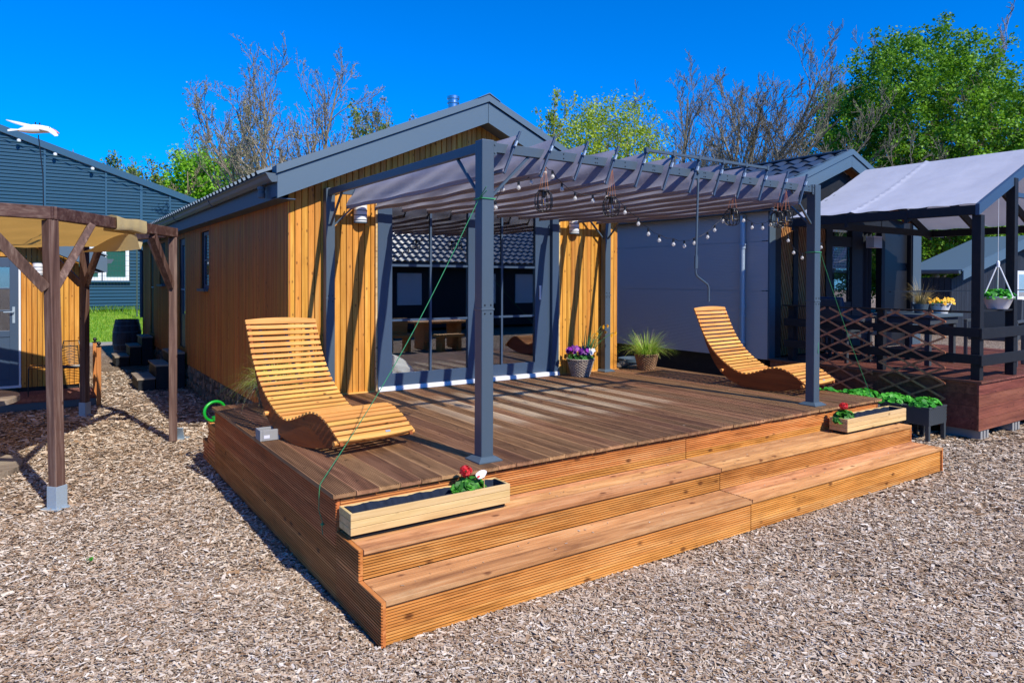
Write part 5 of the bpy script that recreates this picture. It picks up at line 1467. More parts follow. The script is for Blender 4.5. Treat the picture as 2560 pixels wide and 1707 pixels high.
# pantile roof
def pantile(b, x0, z0, x1, z1, ya, yb, tw=.30, tl=.36):
    d = Vector((x1 - x0, 0, z1 - z0)); L = d.length; d.normalize(); n = Vector((-d.z, 0, d.x))
    if n.z < 0: n = -n
    nr = int(L / tl); tl = L / nr; nc = int((yb - ya) / tw); m = 8
    vs = []; cols = nc * m + 1
    for r_ in range(nr):
        for e in (0, .82, 1):
            s_ = (r_ + e) * tl; lift = .032 * (1 - e) if e < 1 else .0
            for c in range(cols):
                y = ya + (yb - ya) * c / (cols - 1); ph = (c % m) / m
                h = .028 * (math.cos(2 * math.pi * ph) if ph < .5 else math.cos(2 * math.pi * ph)) 
                vs.append(Vector((x0, y, z0)) + d * s_ + n * (h + lift))
    fs = []
    for rr in range(nr * 3 - 1):
        for c in range(cols - 1): fs.append((rr * cols + c, rr * cols + c + 1, (rr + 1) * cols + c + 1, (rr + 1) * cols + c))
    b.add(vs, fs, .5)
NSL = .385; nz = lambda x: 3.28 + NSL * (min(x, 2 * NXA - x) - 7.99)
b = MB(); pantile(b, 7.92, nz(7.92) + .06, NXA - .02, nz(NXA) + .06, NY - .19, 10.6); pantile(b, 2 * NXA - 7.92, nz(7.92) + .06, NXA + .02, nz(NXA) + .06, NY - .19, 10.6)
rf = part('roof', b, M_TILE, nb, smooth=True)
b = MB(); b.box(NXA - .12, NXA + .12, NY - .21, 10.6, nz(NXA) + .055, nz(NXA) + .10); part('ridge_cap', b, M_TILE, rf, bevel=.02)
yb0 = NY - .24
b = MB(); rake_board(b, 7.99, nz(7.99), NXA - .002, nz(NXA), .20, yb0 + .01, yb0 + .045); rake_board(b, 2 * NXA - 7.99, nz(7.99), NXA + .002, nz(NXA), .20, yb0 + .01, yb0 + .045); part('barge_board', b, M_TRIM, rf)
b = MB()
for s_ in (1, -1):
    f = lambda x: NXA - s_ * (NXA - x)
    b.prism([(7.96, nz(7.96) + .01), (NXA, nz(NXA) + .01), (NXA, nz(NXA) + .105), (7.96, nz(7.96) + .105)], lambda a, c, t: (f(a), t, c), yb0 - .012, yb0 + .009, .5)
    b.prism([(7.96, nz(7.96) + .095), (NXA, nz(NXA) + .095), (NXA, nz(NXA) + .108), (7.96, nz(7.96) + .108)], lambda a, c, t: (f(a), t, c), yb0 + .0095, yb0 + .13, .5)
part('verge_trim', b, M_TRIM, rf)
b = MB()
for s_ in (1, -1):
    f = lambda x: NXA - s_ * (NXA - x)
    b.prism([(7.99, 3.07), (NXA, 3.07 + NSL * (NXA - 7.99)), (NXA, 3.085 + NSL * (NXA - 7.99)), (7.99, 3.085)], lambda a, c, t: (f(a), t, c), yb0 + .046, FYN - .03, .5)
part('soffit', b, M_DIAG, rf)
b = MB(); b.box(7.99, 8.015, yb0 + .046, 10.5, 3.06, 3.28); b.box(8.016, 8.168, yb0 + .05, 10.5, 3.06, 3.08); b.prism([(7.988, 3.27), (7.988, 3.19), (7.92, 3.175), (7.875, 3.21), (7.865, 3.27)], lambda a, c, t: (a, t, c), yb0 + .03, 10.6); part('gutter', b, M_ANTH, rf)

# ------------------------------------------------------------------ neighbouring terrace, canopy and railing
NZ = .728
nd = thing('red_brown_deck', (8.05, -.27, 0), 'raised red brown grooved terrace deck on concrete blocks', 'deck')
b = MB()
x = 8.03
while x < 12.9:
    b.groove((x, -.29, NZ), (0, 1, 0), (1, 0, 0), (0, 0, 1), TY + .29, .141, .027, 9, .003); x += .146
part('deck_boards', b, M_REDD, nd)
b = MB(); z = NZ - .028
for k in range(4):
    b.groove((8.055, 2.70, z - .143), (0, -1, 0), (0, 0, 1), (-1, 0, 0), 2.96, .143, .024, 9, .003); z -= .147
part('side_panel', b, M_REDP, nd)
b = MB(); z = NZ - .028
for k in range(4):
    b.groove((8.03, -.265, z - .143), (1, 0, 0), (0, 0, 1), (0, -1, 0), 4.85, .143, .024, 9, .003); z -= .147
part('front_panel', b, M_REDP, nd)
b = MB(); b.box(8.09, 12.85, -.22, 2.7, .12, NZ - .03); part('sub_frame', b, M_BLACKW, nd)
for k, x in enumerate((8.12, 9.05, 9.98, 10.9, 11.8)):
    b = MB()
    pl = []
    for q in range(3): pl += [(x + .085 * q, -.25), (x + .085 * q + .055, -.25), (x + .085 * q + .055, -.235), (x + .085 * q + .085, -.235)]
    poly = pl + [(x + .255, .18), (x, .18)]
    b.prism(poly, lambda a, c, t: (a, c, t), .0, .112); part('concrete_foot', b, M_CONC, nd)
rail = thing('black_railing', (8.1, -.2, NZ), 'black stained timber railing around the neighbouring terrace', 'railing')
for (x, y) in ((8.16, 1.0), (8.16, 2.38)):
    b = MB(); b.box(x - .045, x + .045, y - .045, y + .045, NZ + .002, 1.56); part('post', b, M_BLACKW, rail, bevel=.004)
for z in (.93, 1.262):
    b = MB(); b.box(8.075, 8.105, -.24, 2.47, z, z + .114); part('side_board', b, M_BLACKW, rail, bevel=.003)
    b = MB(); b.box(8.075, 9.42, -.272, -.243, z - .02, z + .112); part('front_board', b, M_BLACKW, rail, bevel=.003)
b = MB(); b.box(8.06, 8.16, -.15, 2.5, 1.562, 1.582); part('top_rail', b, M_BLACK, rail)
b = MB(); b.box(8.2, 9.06, -.235, -.15, 1.574, 1.598); part('top_rail', b, M_BLACKW, rail)
b = MB(); b.box(8.2, 12.8, .9, .93, 1.80, 1.815); part('back_rail', b, M_BLACK, rail)
can = thing('terrace_canopy', (8.1, -.2, NZ), 'dark timber terrace canopy with a pale canvas gable roof', 'canopy')
cz = lambda x: 2.905 + .435 * (min(x, 2 * NXA - x) - 8.07)
for (x, y) in ((8.15, -.19), (9.11, -.20), (12.73, -.19)):
    b = MB(); b.box(x - .052, x + .052, y - .052, y + .052, NZ + .002, cz(x) - .05 if x > 8.5 and x < 12 else 2.775); part('post', b, M_BLACKW, can, bevel=.004)
for s_ in (1, -1):
    f = lambda x: NXA - s_ * (NXA - x)
    b = MB(); b.box(min(f(8.06), f(8.13)), max(f(8.06), f(8.13)), -.21, 2.40, 2.776, 2.895); part('eave_beam', b, M_BLACKW, can, bevel=.003)
    for (y0, y1, dz) in ((-.24, -.195, 0), (.62, .66, -.05), (1.45, 1.49, -.05), (2.30, 2.34, -.05)):
        b = MB(); b.prism([(f(8.055), cz(8.055) - .13 + dz), (f(NXA + .001 * s_), cz(NXA) - .13 + dz), (f(NXA + .001 * s_), cz(NXA) + .008 + dz), (f(8.055), cz(8.055) + .008 + dz)], lambda a, c, t: (a, t, c), y0, y1); part('rafter', b, M_FRAME if y0 < 0 else M_BLACKW, can)
    rsd = random.Random(4)
    def cv(u, v):
        x = 8.06 + (NXA - 8.06) * v; y = -.20 + 2.58 * u - (.0)
        # front edge pulled in towards the far ridge as in the photo
        w_ = .010 * math.sin(17 * u + 3 * v) * math.sin(v * 3.14) + .018 * math.exp(-((u - .62) / .012) ** 2) * (1 + .5 * math.sin(v * 90)) + .006 * math.sin(60 * v * u) * (1 - v) + .006 * math.sin(41 * u + 8 * v) * math.exp(-v * 9)
        return (f(x), y, cz(x) + .012 + w_ - .045 * math.sin(v * 3.14))
    b = MB(); b.grid(cv, 90, 60); part('canvas', b, M_CANVAS, can, smooth=True)
b = MB(); b.box(NXA - .04, NXA + .04, -.19, 2.35, cz(NXA) - .16, cz(NXA) - .03); part('ridge_beam', b, M_BLACKW, can)
b = MB(); b.box(8.14, 12.74, 2.25, 2.295, 2.78, 2.89); part('cross_beam', b, M_BLACKW, can)
b = MB(); b.beam((9.11, -.2, 3.1), (NXA, -.2, 3.1), .04, .06); part('cross_beam', b, M_FRAME, can)

# trellis panels fixed to the railing
def trellis(y0, y1, z0, z1, label):
    t = thing('trellis', (8.05, (y0 + y1) / 2, z0), label, 'trellis', 'brown expanding trellises')
    for sgn, xo in ((1, 8.022), (-1, 8.012)):
        b = MB(); k = -12
        while k < 12:
            # z = z0 + k*.19 + sgn*(y-y0)
            pts = []
            for y in (y0, y1):
                z = z0 + .06 + k * .195 + ((y - y0) if sgn > 0 else (y1 - y)) * .47
                pts.append([y, z])
            (ya, za), (yb_, zb) = pts
            def cl(ya, za, yb_, zb, lim, up):
                return None
            # clip to z-range
            P_ = [(ya, za), (yb_, zb)]
            for lim, keep in ((z0, 1), (z1, -1)):
                (a0, c0), (a1, c1) = P_
                i0 = (c0 - lim) * keep >= 0; i1 = (c1 - lim) * keep >= 0
                if not i0 and not i1: P_ = None; break
                if i0 != i1:
                    tt = (lim - c0) / (c1 - c0); m_ = (a0 + (a1 - a0) * tt, lim)
                    P_ = [(a0, c0), m_] if i0 else [m_, (a1, c1)]
            if P_ and abs(P_[0][0] - P_[1][0]) > .03: b.beam((xo, P_[0][0], P_[0][1]), (xo, P_[1][0], P_[1][1]), .008, .026, (0, -1, 2))
            k += 1
        part('lath', b, M_TREL, t)
trellis(1.045, 1.98, .42, 1.565, 'brown diamond trellis behind the right pergola post')
trellis(.115, .960, .40, 1.565, 'brown diamond trellis nearest the neighbouring terrace corner')
# hanging basket
hb = thing('hanging_pot', (8.70, -.2, 1.60), 'white hanging flower pot with green strawberry leaves', 'plant pot')
b = MB(); b.lathe([(0, 0), (.105, 0), (.12, .02), (.165, .13), (.182, .14), (.185, .16), (.175, .16), (.165, .145), (.13, .08), (0, .08)], (8.70, -.2, 1.601), 30); part('pot', b, M_LAMPW, hb, smooth=True)
for k in range(3):
    a = k / 3 * 6.283 + .4; b = MB(); b.tube([(8.70 + .178 * math.cos(a), -.2 + .178 * math.sin(a), 1.755), (8.70 + .02 * math.cos(a), -.2 + .02 * math.sin(a), 2.14)], .008, 6); part('hanger', b, M_LAMPW, hb, smooth=True)
b = MB(); b.lathe([(0, -.03), (.018, -.02), (.02, .05), (.008, .07), (0, .07)], (8.70, -.2, 2.15), 10); b.tube([(8.70, -.2, 2.2), (8.70, -.2, 3.05)], .003, 5); part('hook', b, M_LAMPW, hb, smooth=True)
sp = thing('strawberry_plant', (8.70, -.2, 1.75), 'strawberry leaves filling the white hanging pot', 'plant')
lv = Leaves(); round_leaf_clump(lv, (8.70, -.2, 1.755), .215, .20, .12, 230, .06); lv.make('leaves', M_LEAFS, sp, (8.70, -.2, 1.75))
# strawberry planters on legs
for k, (y0, y1, lab) in enumerate(((.03, .33, 'nearest'), (.36, .74, 'middle'), (.77, 1.15, 'farthest'))):
    x0, x1 = 7.42, 7.86
    t = thing('raised_planter', ((x0 + x1) / 2, (y0 + y1) / 2, 0), lab + ' of three grey woven plastic planters on legs beside the terrace', 'planter', 'grey woven planters on legs')
    b = MB(); z0, z1 = .20, .42
    # woven walls: little raised squares
    for (ax, fx) in (('x', y0), ('x', y1), ('y', x0), ('y', x1)):
        a0, a1 = (x0, x1) if ax == 'x' else (y0, y1); nq = int((a1 - a0) / .022)
        for q in range(nq):
            for r_ in range(9):
                if (q + r_) % 2: continue
                c0 = a0 + q * .022 + .012; zz = z0 + .012 + r_ * .022
                sgn = -1 if fx in (y0, x0) else 1
                if ax == 'x': b.box(c0, c0 + .019, fx - .0025 if sgn < 0 else fx + .0004, fx - .0004 if sgn < 0 else fx + .0025, zz, zz + .018)
                else: b.box(fx - .0025 if sgn < 0 else fx + .0004, fx - .0004 if sgn < 0 else fx + .0025, c0, c0 + .019, zz, zz + .018)
    b.box(x0, x1, y0, y1, z0, z1 - .02)
    part('tub', b, M_RATTAN, t)
    b = MB(); b.box(x0 - .006, x1 + .006, y0 - .006, y0 + .012, z1 - .02, z1); b.box(x0 - .006, x1 + .006, y1 - .012, y1 + .006, z1 - .02, z1); b.box(x0 - .006, x0 + .012, y0 + .012, y1 - .012, z1 - .02, z1); b.box(x1 - .012, x1 + .006, y0 + .012, y1 - .012, z1 - .02, z1); part('rim', b, M_RATTAN, t)
    for lx in (x0, x1 - .05):
        for ly in (y0, y1 - .05):
            b = MB(); b.prism([(lx, .199), (lx + .05, .199), (lx + .044, 0), (lx + .006, 0)], lambda a, c, tt: (a, tt, c), ly + .004, ly + .046); part('leg', b, M_RATTAN, t)
    s_ = thing('strawberry_plant', ((x0 + x1) / 2, (y0 + y1) / 2, z1), 'strawberry leaves growing in the ' + lab + ' grey woven planter', 'plant')
    lv = Leaves(); round_leaf_clump(lv, ((x0 + x1) / 2, (y0 + y1) / 2, z1 + .01), (x1 - x0) * .55, (y1 - y0) * .6, .085, 170, .07); lv.make('leaves', M_LEAFS, s_, OFF[s_.name])
s_ = thing('strawberry_plant', (6.75, .9, .4), 'strawberry leaves peeping over the right terrace edge', 'plant')
lv = Leaves(); round_leaf_clump(lv, (6.6, .75, .52), .14, .55, .13, 150, .08); lv.make('leaves', M_LEAFS, s_, OFF[s_.name])
b = MB(); b.box(6.5, 6.72, .25, 1.3, .003, .5); whole('planter_trough', b, M_RATTAN, (6.61, .75, 0), 'grey planter trough close along the right terrace edge', 'planter', bevel=.006)
# rattan furniture on the neighbouring terrace
def rattan_chair(x, y, rz, label, cushion=None):
    t = thing('rattan_chair', (x, y, NZ), label, 'chair', 'dark rattan chairs on the neighbouring terrace')
    M4 = Matrix.Translation((x, y, NZ)) @ Matrix.Rotation(rz, 4, 'Z')
    def bx(b, *a):
        n0 = len(b.v); b.box(*a); b.v[n0:] = [tuple(M4 @ Vector(p)) for p in b.v[n0:]]
    b = MB(); bx(b, -.28, .28, -.28, .26, .36, .43); part('seat', b, M_RATTAN, t, bevel=.01)
    b = MB()
    n0 = len(b.v); b.prism([(.22, .43), (.28, .43), (.36, .95), (.31, .96)], lambda a, c, tt: (tt, a, c), -.29, .29); b.v[n0:] = [tuple(M4 @ Vector(p)) for p in b.v[n0:]]; part('backrest', b, M_RATTAN, t, bevel=.01)
    for sx in (-1, 1):
        b = MB(); bx(b, sx * .31 - .025, sx * .31 + .025, -.28, .27, .62, .66); part('armrest', b, M_RATTAN, t, bevel=.006)
        for sy in (-.26, .23):
            b = MB(); bx(b, sx * .31 - .022, sx * .31 + .022, sy - .022, sy + .022, .003, .62); part('leg', b, M_RATTAN, t, bevel=.004)
    if cushion:
        b = MB(); n0 = len(b.v); b.prism([(.12, .45), (.21, .45), (.30, .98), (.22, .98)], lambda a, c, tt: (tt, a, c), -.25, .25); b.v[n0:] = [tuple(M4 @ Vector(p)) for p in b.v[n0:]]; part('cushion', b, cushion, t, bevel=.02)
    return t
rattan_chair(8.75, 1.95, R(80), 'dark rattan chair with a blue cushion near the wooden slats', M_BLUECL)
rattan_chair(10.3, .45, R(-80), 'dark rattan chair behind the yellow pansies')
rattan_chair(9.35, 2.1, R(10), 'dark rattan chair between the table and the window')
tb = thing('rattan_table', (9.55, 1.2, NZ), 'grey woven rattan table on the neighbouring terrace', 'table')
b = MB(); b.box(9.05, 10.0, .75, 1.6, NZ + .70, NZ + .745); part('top', b, M_ANTH, tb, bevel=.005)
b = MB(); b.box(9.1, 9.95, .8, 1.55, NZ + .60, NZ + .699); part('apron', b, M_RATTAN, tb)
for x in (9.12, 9.86):
    for y in (.82, 1.46):
        b = MB(); b.box(x, x + .07, y, y + .07, NZ + .003, NZ + .599); part('leg', b, M_RATTAN, tb)
zt_ = NZ + .746
b = MB(); b.lathe([(0, 0), (.10, 0), (.14, .13), (.15, .135), (.15, .15), (.12, .15), (.12, .1), (0, .1)], (9.72, .95, zt_), 20)
whole('flower_bowl', b, M_LAMPW, (9.72, .95, zt_), 'pale bowl of yellow pansies on the rattan table', 'bowl', smooth=True)
t = thing('yellow_pansy', (9.72, .95, zt_ + .12), 'yellow orange pansies in the pale bowl on the rattan table', 'plant')
lv = Leaves(); round_leaf_clump(lv, (9.72, .95, zt_ + .13), .16, .14, .06, 80, .05); lv.make('leaves', M_LEAFP, t, OFF[t.name])
fl = Leaves()
for k in range(34):
    a = random.uniform(0, 6.28); rr = .19 * math.sqrt(random.random()); q = np.array([9.72 + rr * math.cos(a), .95 + rr * math.sin(a), zt_ + .17 + random.uniform(-.03, .06)])
    nn = np.array([-.4, -1, .5]) + rvec() * .3; d0 = np.cross(nn, rvec()); d0 /= np.linalg.norm(d0); e0 = np.cross(nn / np.linalg.norm(nn), d0)
    for m in range(5): an = m / 5 * 6.283; fl.leaf(q, d0 * math.cos(an) + e0 * math.sin(an), nn, .036, .036)
fl.make('flowers', M_YEL, t, OFF[t.name])
grass_plant(9.45, 1.1, zt_ + .10, 'pale feathery grass beside the yellow pansies on the rattan table', 260, .42, ((M_GRASSD, 1.0, 'blades'),), rad=.05, spread=.8)
b = MB(); b.lathe([(0, 0), (.08, 0), (.11, .14), (.09, .14), (.09, .1), (0, .1)], (9.45, 1.1, zt_), 18); whole('flower_pot', b, M_ANTH, (9.45, 1.1, zt_), 'small dark pot of feathery grass on the rattan table', 'pot', smooth=True)

# dark house far right
fx, fy = 26.2, 8.0
fh = thing('dark_house', (fx, fy, 0), 'dark timber house with low grey roof far to the right', 'house')
b = MB(); siding(b, 'x', fx, fx + 12, fy, -1, .1, lambda x: 2.05 + .24 * (x - fx) if x < fx + 6 else 2.05 + .24 * (fx + 12 - x), pitch=.2, w=.19, t=.03); siding(b, 'y', fy, fy + 1.4, fx, -1, .1, lambda c: 2.1, pitch=.2, w=.19, t=.03)
b.box(fx + .002, fx + 12, fy + .002, fy + 1.4, .1, 2.05); part('wall', b, M_DARKCLAD, fh)
b = MB(); hz = lambda x: 2.42 + .24 * ((x if x < fx + 6 else 2 * fx + 12 - x) - fx)
for s_ in (1, -1):
    g_ = lambda x: x if s_ > 0 else 2 * fx + 12 - x
    b.prism([(g_(fx - .15), hz(fx - .15) - .06), (g_(fx + 6), hz(fx + 6) - .06), (g_(fx + 6), hz(fx + 6)), (g_(fx - .15), hz(fx - .15))], lambda a, c, t: (a, t, c), fy - .45, fy + 1.6)
rf = part('roof', b, M_TRIM, fh)
b = MB(); rake_board(b, fx - .1, hz(fx - .1) - .05, fx + 6, hz(fx + 6) - .05, .34, fy - .47, fy - .43); rake_board(b, fx + 12.1, hz(fx - .1) - .05, fx + 6, hz(fx + 6) - .05, .34, fy - .47, fy - .43); part('barge_board', b, M_TRIM, rf)
b = MB(); b.prism([(fx - .12, hz(fx) - .07), (fx - .32, hz(fx) - .07), (fx - .30, hz(fx) - .16), (fx - .2, hz(fx) - .2), (fx - .12, hz(fx) - .16)], lambda a, c, t: (a, t, c), fy - .4, fy + 1.55); part('gutter', b, M_ANTH, rf)
b = MB(); b.tube([(fx - .22, fy + 1.2, 2.2), (fx - .22, fy + 1.2, 1.95), (fx - .05, fy + 1.2, 1.6), (fx - .05, fy + 1.2, .1)], .05, 8); part('downpipe', b, M_ZINC, fh, smooth=True)
b = MB(); b.box(fx + 5.6, fx + 7.2, fy - .08, fy - .02, 1.2, 2.4); wn = part('window', b, M_WHITE, fh)
b = MB(); b.box(fx + 5.75, fx + 7.05, fy - .09, fy - .081, 1.35, 2.25); part('pane', b, M_GLASS, wn)

# ================================================================== trees
def tubes_np(segs, nside=5):
    """segments (p0,p1,r0,r1) -> open tubes as quads"""
    P0 = np.array([s[0] for s in segs]); P1 = np.array([s[1] for s in segs]); r0 = np.array([s[2] for s in segs]); r1 = np.array([s[3] for s in segs])
    d = P1 - P0; L = np.linalg.norm(d, axis=1, keepdims=True) + 1e-9; d = d / L
    ref = np.where(np.abs(d[:, 2:3]) < .9, np.array([[0, 0, 1.0]]), np.array([[1.0, 0, 0]]))
    a = np.cross(d, ref); a /= np.linalg.norm(a, axis=1, keepdims=True) + 1e-9; b = np.cross(d, a)
    P1 = P1 + d * r1[:, None] * .4
    V = []
    for (P, r) in ((P0, r0), (P1, r1)):
        for k in range(nside):
            t = 2 * math.pi * k / nside; V.append(P + (a * math.cos(t) + b * math.sin(t)) * r[:, None])
    V = np.stack(V, 1); n = len(segs); base = np.arange(n)[:, None] * (2 * nside)
    F = []
    for k in range(nside):
        k2 = (k + 1) % nside; F.append(np.concatenate([base + k, base + k2, base + nside + k2, base + nside + k], 1))
    return V.reshape(-1, 3), np.concatenate(F, 0), np.tile(np.random.default_rng(1).random(n), nside)

def grow(rs, base, H, stems, spread, levels, kids, up, ang, twig_r=.008, start=.22, ratio=.62, jit=.16):
    segs = []; tips = []
    def branch(p, d, L, r, lev):
        n = max(3, int(4 + 2 * (levels - lev))) if lev < levels else 3
        st = L / n; pts = [p.copy()]; ds = [d.copy()]; rr = [r]
        for i in range(n):
            d = d + rs.normal(0, jit, 3) + np.array([0, 0, up * .18]); d /= np.linalg.norm(d)
            p2 = p + d * st; r2 = max(twig_r, r * (1 - .8 * (i + 1) / n)) if lev < levels else twig_r * (1 - .5 * (i + 1) / n)
            segs.append((p, p2, rr[-1], r2)); p = p2; pts.append(p); ds.append(d.copy()); rr.append(r2)
        if lev >= levels: tips.append((pts[-1], ds[-1], pts[0])); return
        nk = kids[lev]
        for k in range(nk):
            f = start + (1 - start) * (k + rs.random()) / nk if lev == 0 else .18 + .82 * (k + rs.random()) / nk
            i = min(int(f * n), n - 1); fr = f * n - i
            q = pts[i] + (pts[i + 1] - pts[i]) * fr
            dd = ds[i + 1]; ax = np.cross(dd, rs.normal(0, 1, 3)); ax /= np.linalg.norm(ax) + 1e-9
            th = ang * rs.uniform(.6, 1.3)
            nd = dd * math.cos(th) + ax * math.sin(th); nd[2] += up * .25; nd /= np.linalg.norm(nd)
            LL = L * ratio * (1 - .55 * f) * rs.uniform(.75, 1.25) if lev == 0 else L * ratio * (1 - .35 * f) * rs.uniform(.7, 1.2)
            branch(q, nd, LL, max(twig_r, rr[i] * .5), lev + 1)
        tips.append((pts[-1], ds[-1], pts[-2]))
    for s in range(stems):
        a = 6.28 * (s + rs.uniform(-.25, .25)) / stems + .6; d = np.array([math.cos(a) * spread, math.sin(a) * spread, 1.0]) * rs.uniform(.8, 1.0) if stems > 1 else np.array([0, 0, 1.0])
        d /= np.linalg.norm(d)
        b0 = np.array(base, float) + (np.array([math.cos(a), math.sin(a), 0]) * .15 * (stems > 1))
        branch(b0, d, H * rs.uniform(.82, 1.0) if stems > 1 else H, H * .0125 + .025, 0)
    return segs, tips

def leaf_quads(rs, tips, per, size, rad, flat=.5, along=True):
    P = np.array([t[0] for t in tips]); Q = np.array([t[2] for t in tips]); n = len(P)
    idx = np.repeat(np.arange(n), per); m = len(idx)
    k = rs.random((m, 1)) ** .7
    c = Q[idx] + (P[idx] - Q[idx]) * k + rs.normal(0, rad, (m, 3))
    d = rs.normal(0, 1, (m, 3)); d /= np.linalg.norm(d, axis=1, keepdims=True)
    nn = rs.normal(0, 1, (m, 3)); nn[:, 2] = np.abs(nn[:, 2]) + flat; s = np.cross(d, nn); s /= np.linalg.norm(s, axis=1, keepdims=True) + 1e-9
    sz = size * rs.uniform(.6, 1.3, (m, 1)); d = d * sz; s = s * sz * .42
    fold = np.cross(s, d); fold /= np.linalg.norm(fold, axis=1, keepdims=True) + 1e-9; fold *= sz * .12
    V = np.stack([c - d * .5, c + s + fold, c + d * .5, c - s + fold], 1)
    # clump tint: one random number per twig, plus a little per leaf
    tint = np.clip(rs.random(n)[idx] * .75 + rs.random(m) * .25, 0, 1)
    return V, np.arange(m * 4).reshape(-1, 4), tint

def tree(name, seed, base, label, H, stems=1, spread=.3, levels=3, kids=(9, 6, 5), up=.4, ang=.7, bark=None, leaf=None, per=10, lsize=.12, lrad=.1, twig_r=.008, start=.22, ratio=.62, group=None, jit=.16, cat='tree', nside=4, dome=None):
    rs = np.random.default_rng(seed)
    t = thing(name, base, label, cat, group)
    segs, tips = grow(rs, base, H, stems, spread, levels, kids, up, ang, twig_r, start, ratio, jit)
    big = [s for s in segs if s[2] > .03]; small = [s for s in segs if s[2] <= .03]
    if big: V, F, r_ = tubes_np(big, 7); npmesh('trunk', V, F, r_, bark or M_BARK, t, base, smooth=True)
    V, F, r_ = tubes_np(small, nside); npmesh('branches' if leaf is None else 'twigs', V, F, r_, bark or M_BARK, t, base)
    if dome is not None:
        c, rad_, ncl, perc, csz = dome
        v = rs.normal(0, 1, (ncl, 3)); v /= np.linalg.norm(v, axis=1, keepdims=True)
        ph = rs.uniform(0, 6.28, 6)
        out = 1 + .06 * np.sin(3 * np.arctan2(v[:, 1], v[:, 0]) + ph[0]) * np.sin(4 * v[:, 2] + ph[1]) + .06 * np.sin(7 * np.arctan2(v[:, 1], v[:, 0]) + ph[2] + 5 * v[:, 2]) + rs.normal(0, .045, ncl)
        k = rs.random(ncl) ** .28
        C = np.array(c) + v * np.array(rad_) * (k * out)[:, None]
        C = C[C[:, 2] > 1.2]
        tips = [(p, None, p + rs.normal(0, csz, 3)) for p in C]
        V, F, r_ = leaf_quads(rs, tips, perc, lsize, csz); npmesh('crown', V, F, r_, leaf, t, base)
    elif leaf is not None:
        V, F, r_ = leaf_quads(rs, tips, per, lsize, lrad); npmesh('crown', V, F, r_, leaf, t, base)
    return t
# behind the main cabin, left part
tree('bare_tree', 1, (7.0, 28.6, 0), 'tallest slender half bare tree behind the cabin roof, leftmost of its clump', 11.4, 2, .07, 3, (22, 8, 5), .6, .62, M_BARKD, M_LBUD, 2, .06, .05, .0095, .2, .42)
tree('bare_tree', 2, (8.9, 27.6, 0), 'second slender half bare tree of the clump behind the cabin roof', 10.8, 2, .09, 3, (22, 8, 5), .6, .62, M_BARKD, M_LBUD, 2, .06, .05, .0095, .2, .42)
tree('thicket_tree', 3, (9.0, 25.4, 0), 'brownish budding many stemmed tree beside the tall bare ones', 9.4, 7, .30, 3, (12, 7, 5), .5, .6, M_BARKD, M_LBUD, 4, .065, .06, .009, .12, .40)
tree('thicket_tree', 31, (8.9, 36.8, 0), 'sparse olive twiggy tree between the bright bush and the tall bare trees', 10.6, 7, .36, 3, (11, 7, 5), .45, .65, M_BARKD, M_LSPARSE, 4, .10, .11, .012, .12, .45)
tree('bush_tree', 4, (6.3, 37.2, 0), 'bright green leafy bush tree left of the cabin gutter', 8.2, 5, .30, 3, (11, 6, 5), .4, .8, M_BARK, M_LBUSH, 14, .19, .16, .012, .1, .42, dome=((6.1, 37.2, 5.0), (2.5, 2.3, 4.1), 620, 30, .22))
tree('sparse_tree', 5, (4.2, 37.2, 0), 'thin pale green sparse tree right of the barn roof', 8.4, 4, .22, 3, (13, 6, 5), .6, .6, M_BARKD, M_LSPARSE, 4, .13, .12, .012, .15, .42)
tree('bare_tree', 6, (2.1, 39.3, 0), 'small bare reddish tree showing above the barn roof edge', 8.8, 3, .2, 3, (14, 7, 5), .7, .5, M_BARKD, None, twig_r=.013, ratio=.42)
tree('sparse_tree', 7, (11.75, 25.7, 0), 'twig tips with small leaves just above the cabin roof left slope', 9.1, 2, .2, 3, (10, 6, 5), .6, .5, M_BARKD, M_LSPARSE, 4, .12, .08, .010, .3, .42)
tree('sparse_tree', 8, (16.5, 22.4, 0), 'leafy twig tips showing over the cabin ridge right slope', 9.7, 2, .25, 3, (12, 6, 5), .6, .5, M_BARKD, M_LYEL, 5, .11, .08, .010, .3, .42)
# right of the cabin
tree('yellow_green_tree', 9, (17.5, 16.8, 0), 'yellow green spring tree left of the big bare trees', 8.0, 6, .22, 3, (14, 8, 5), .6, .65, M_BARK, M_LYEL, 16, .095, .13, .008, .12, .40, dome=((17.45, 16.8, 5.3), (2.55, 2.4, 4.0), 1300, 26, .14))
tree('bare_tree', 10, (21.9, 16.3, 0), 'big bare tree with upright limbs, left one of the pair', 10.9, 6, .36, 4, (12, 8, 6, 4), .34, .62, M_BARKT, None, twig_r=.0085, start=.15, ratio=.46, jit=.12, nside=3)
tree('bare_tree', 11, (24.5, 14.6, 0), 'big bare tree with upright limbs, right one of the pair', 10.4, 6, .36, 4, (12, 8, 6, 4), .34, .62, M_BARKT, None, twig_r=.0085, start=.15, ratio=.46, jit=.12, nside=3)
tree('bare_tree', 12, (27.4, 14.9, 0), 'lower bare tree between the big pair and the maple', 9.2, 5, .34, 4, (8, 6, 5, 3), .4, .62, M_BARKT, None, twig_r=.0085, start=.2, ratio=.46, jit=.18, nside=3)
tree('maple_tree', 13, (41.1, 16.1, 0), 'large dense green maple behind the neighbouring canopy', 12.5, 5, .26, 3, (14, 7, 4), .35, .75, M_BARK, M_LMAPLE, 26, .165, .17, .014, .12, .42, dome=((41.0, 16.1, 9.0), (6.6, 6.3, 7.1), 2300, 56, .19))
tree('bare_tree', 14, (45.0, 12.4, 0), 'bare tree at the far right edge behind the maple', 16.2, 3, .2, 4, (7, 5, 5, 4), .6, .55, M_BARKD, None, twig_r=.013, start=.25, ratio=.5, jit=.2)
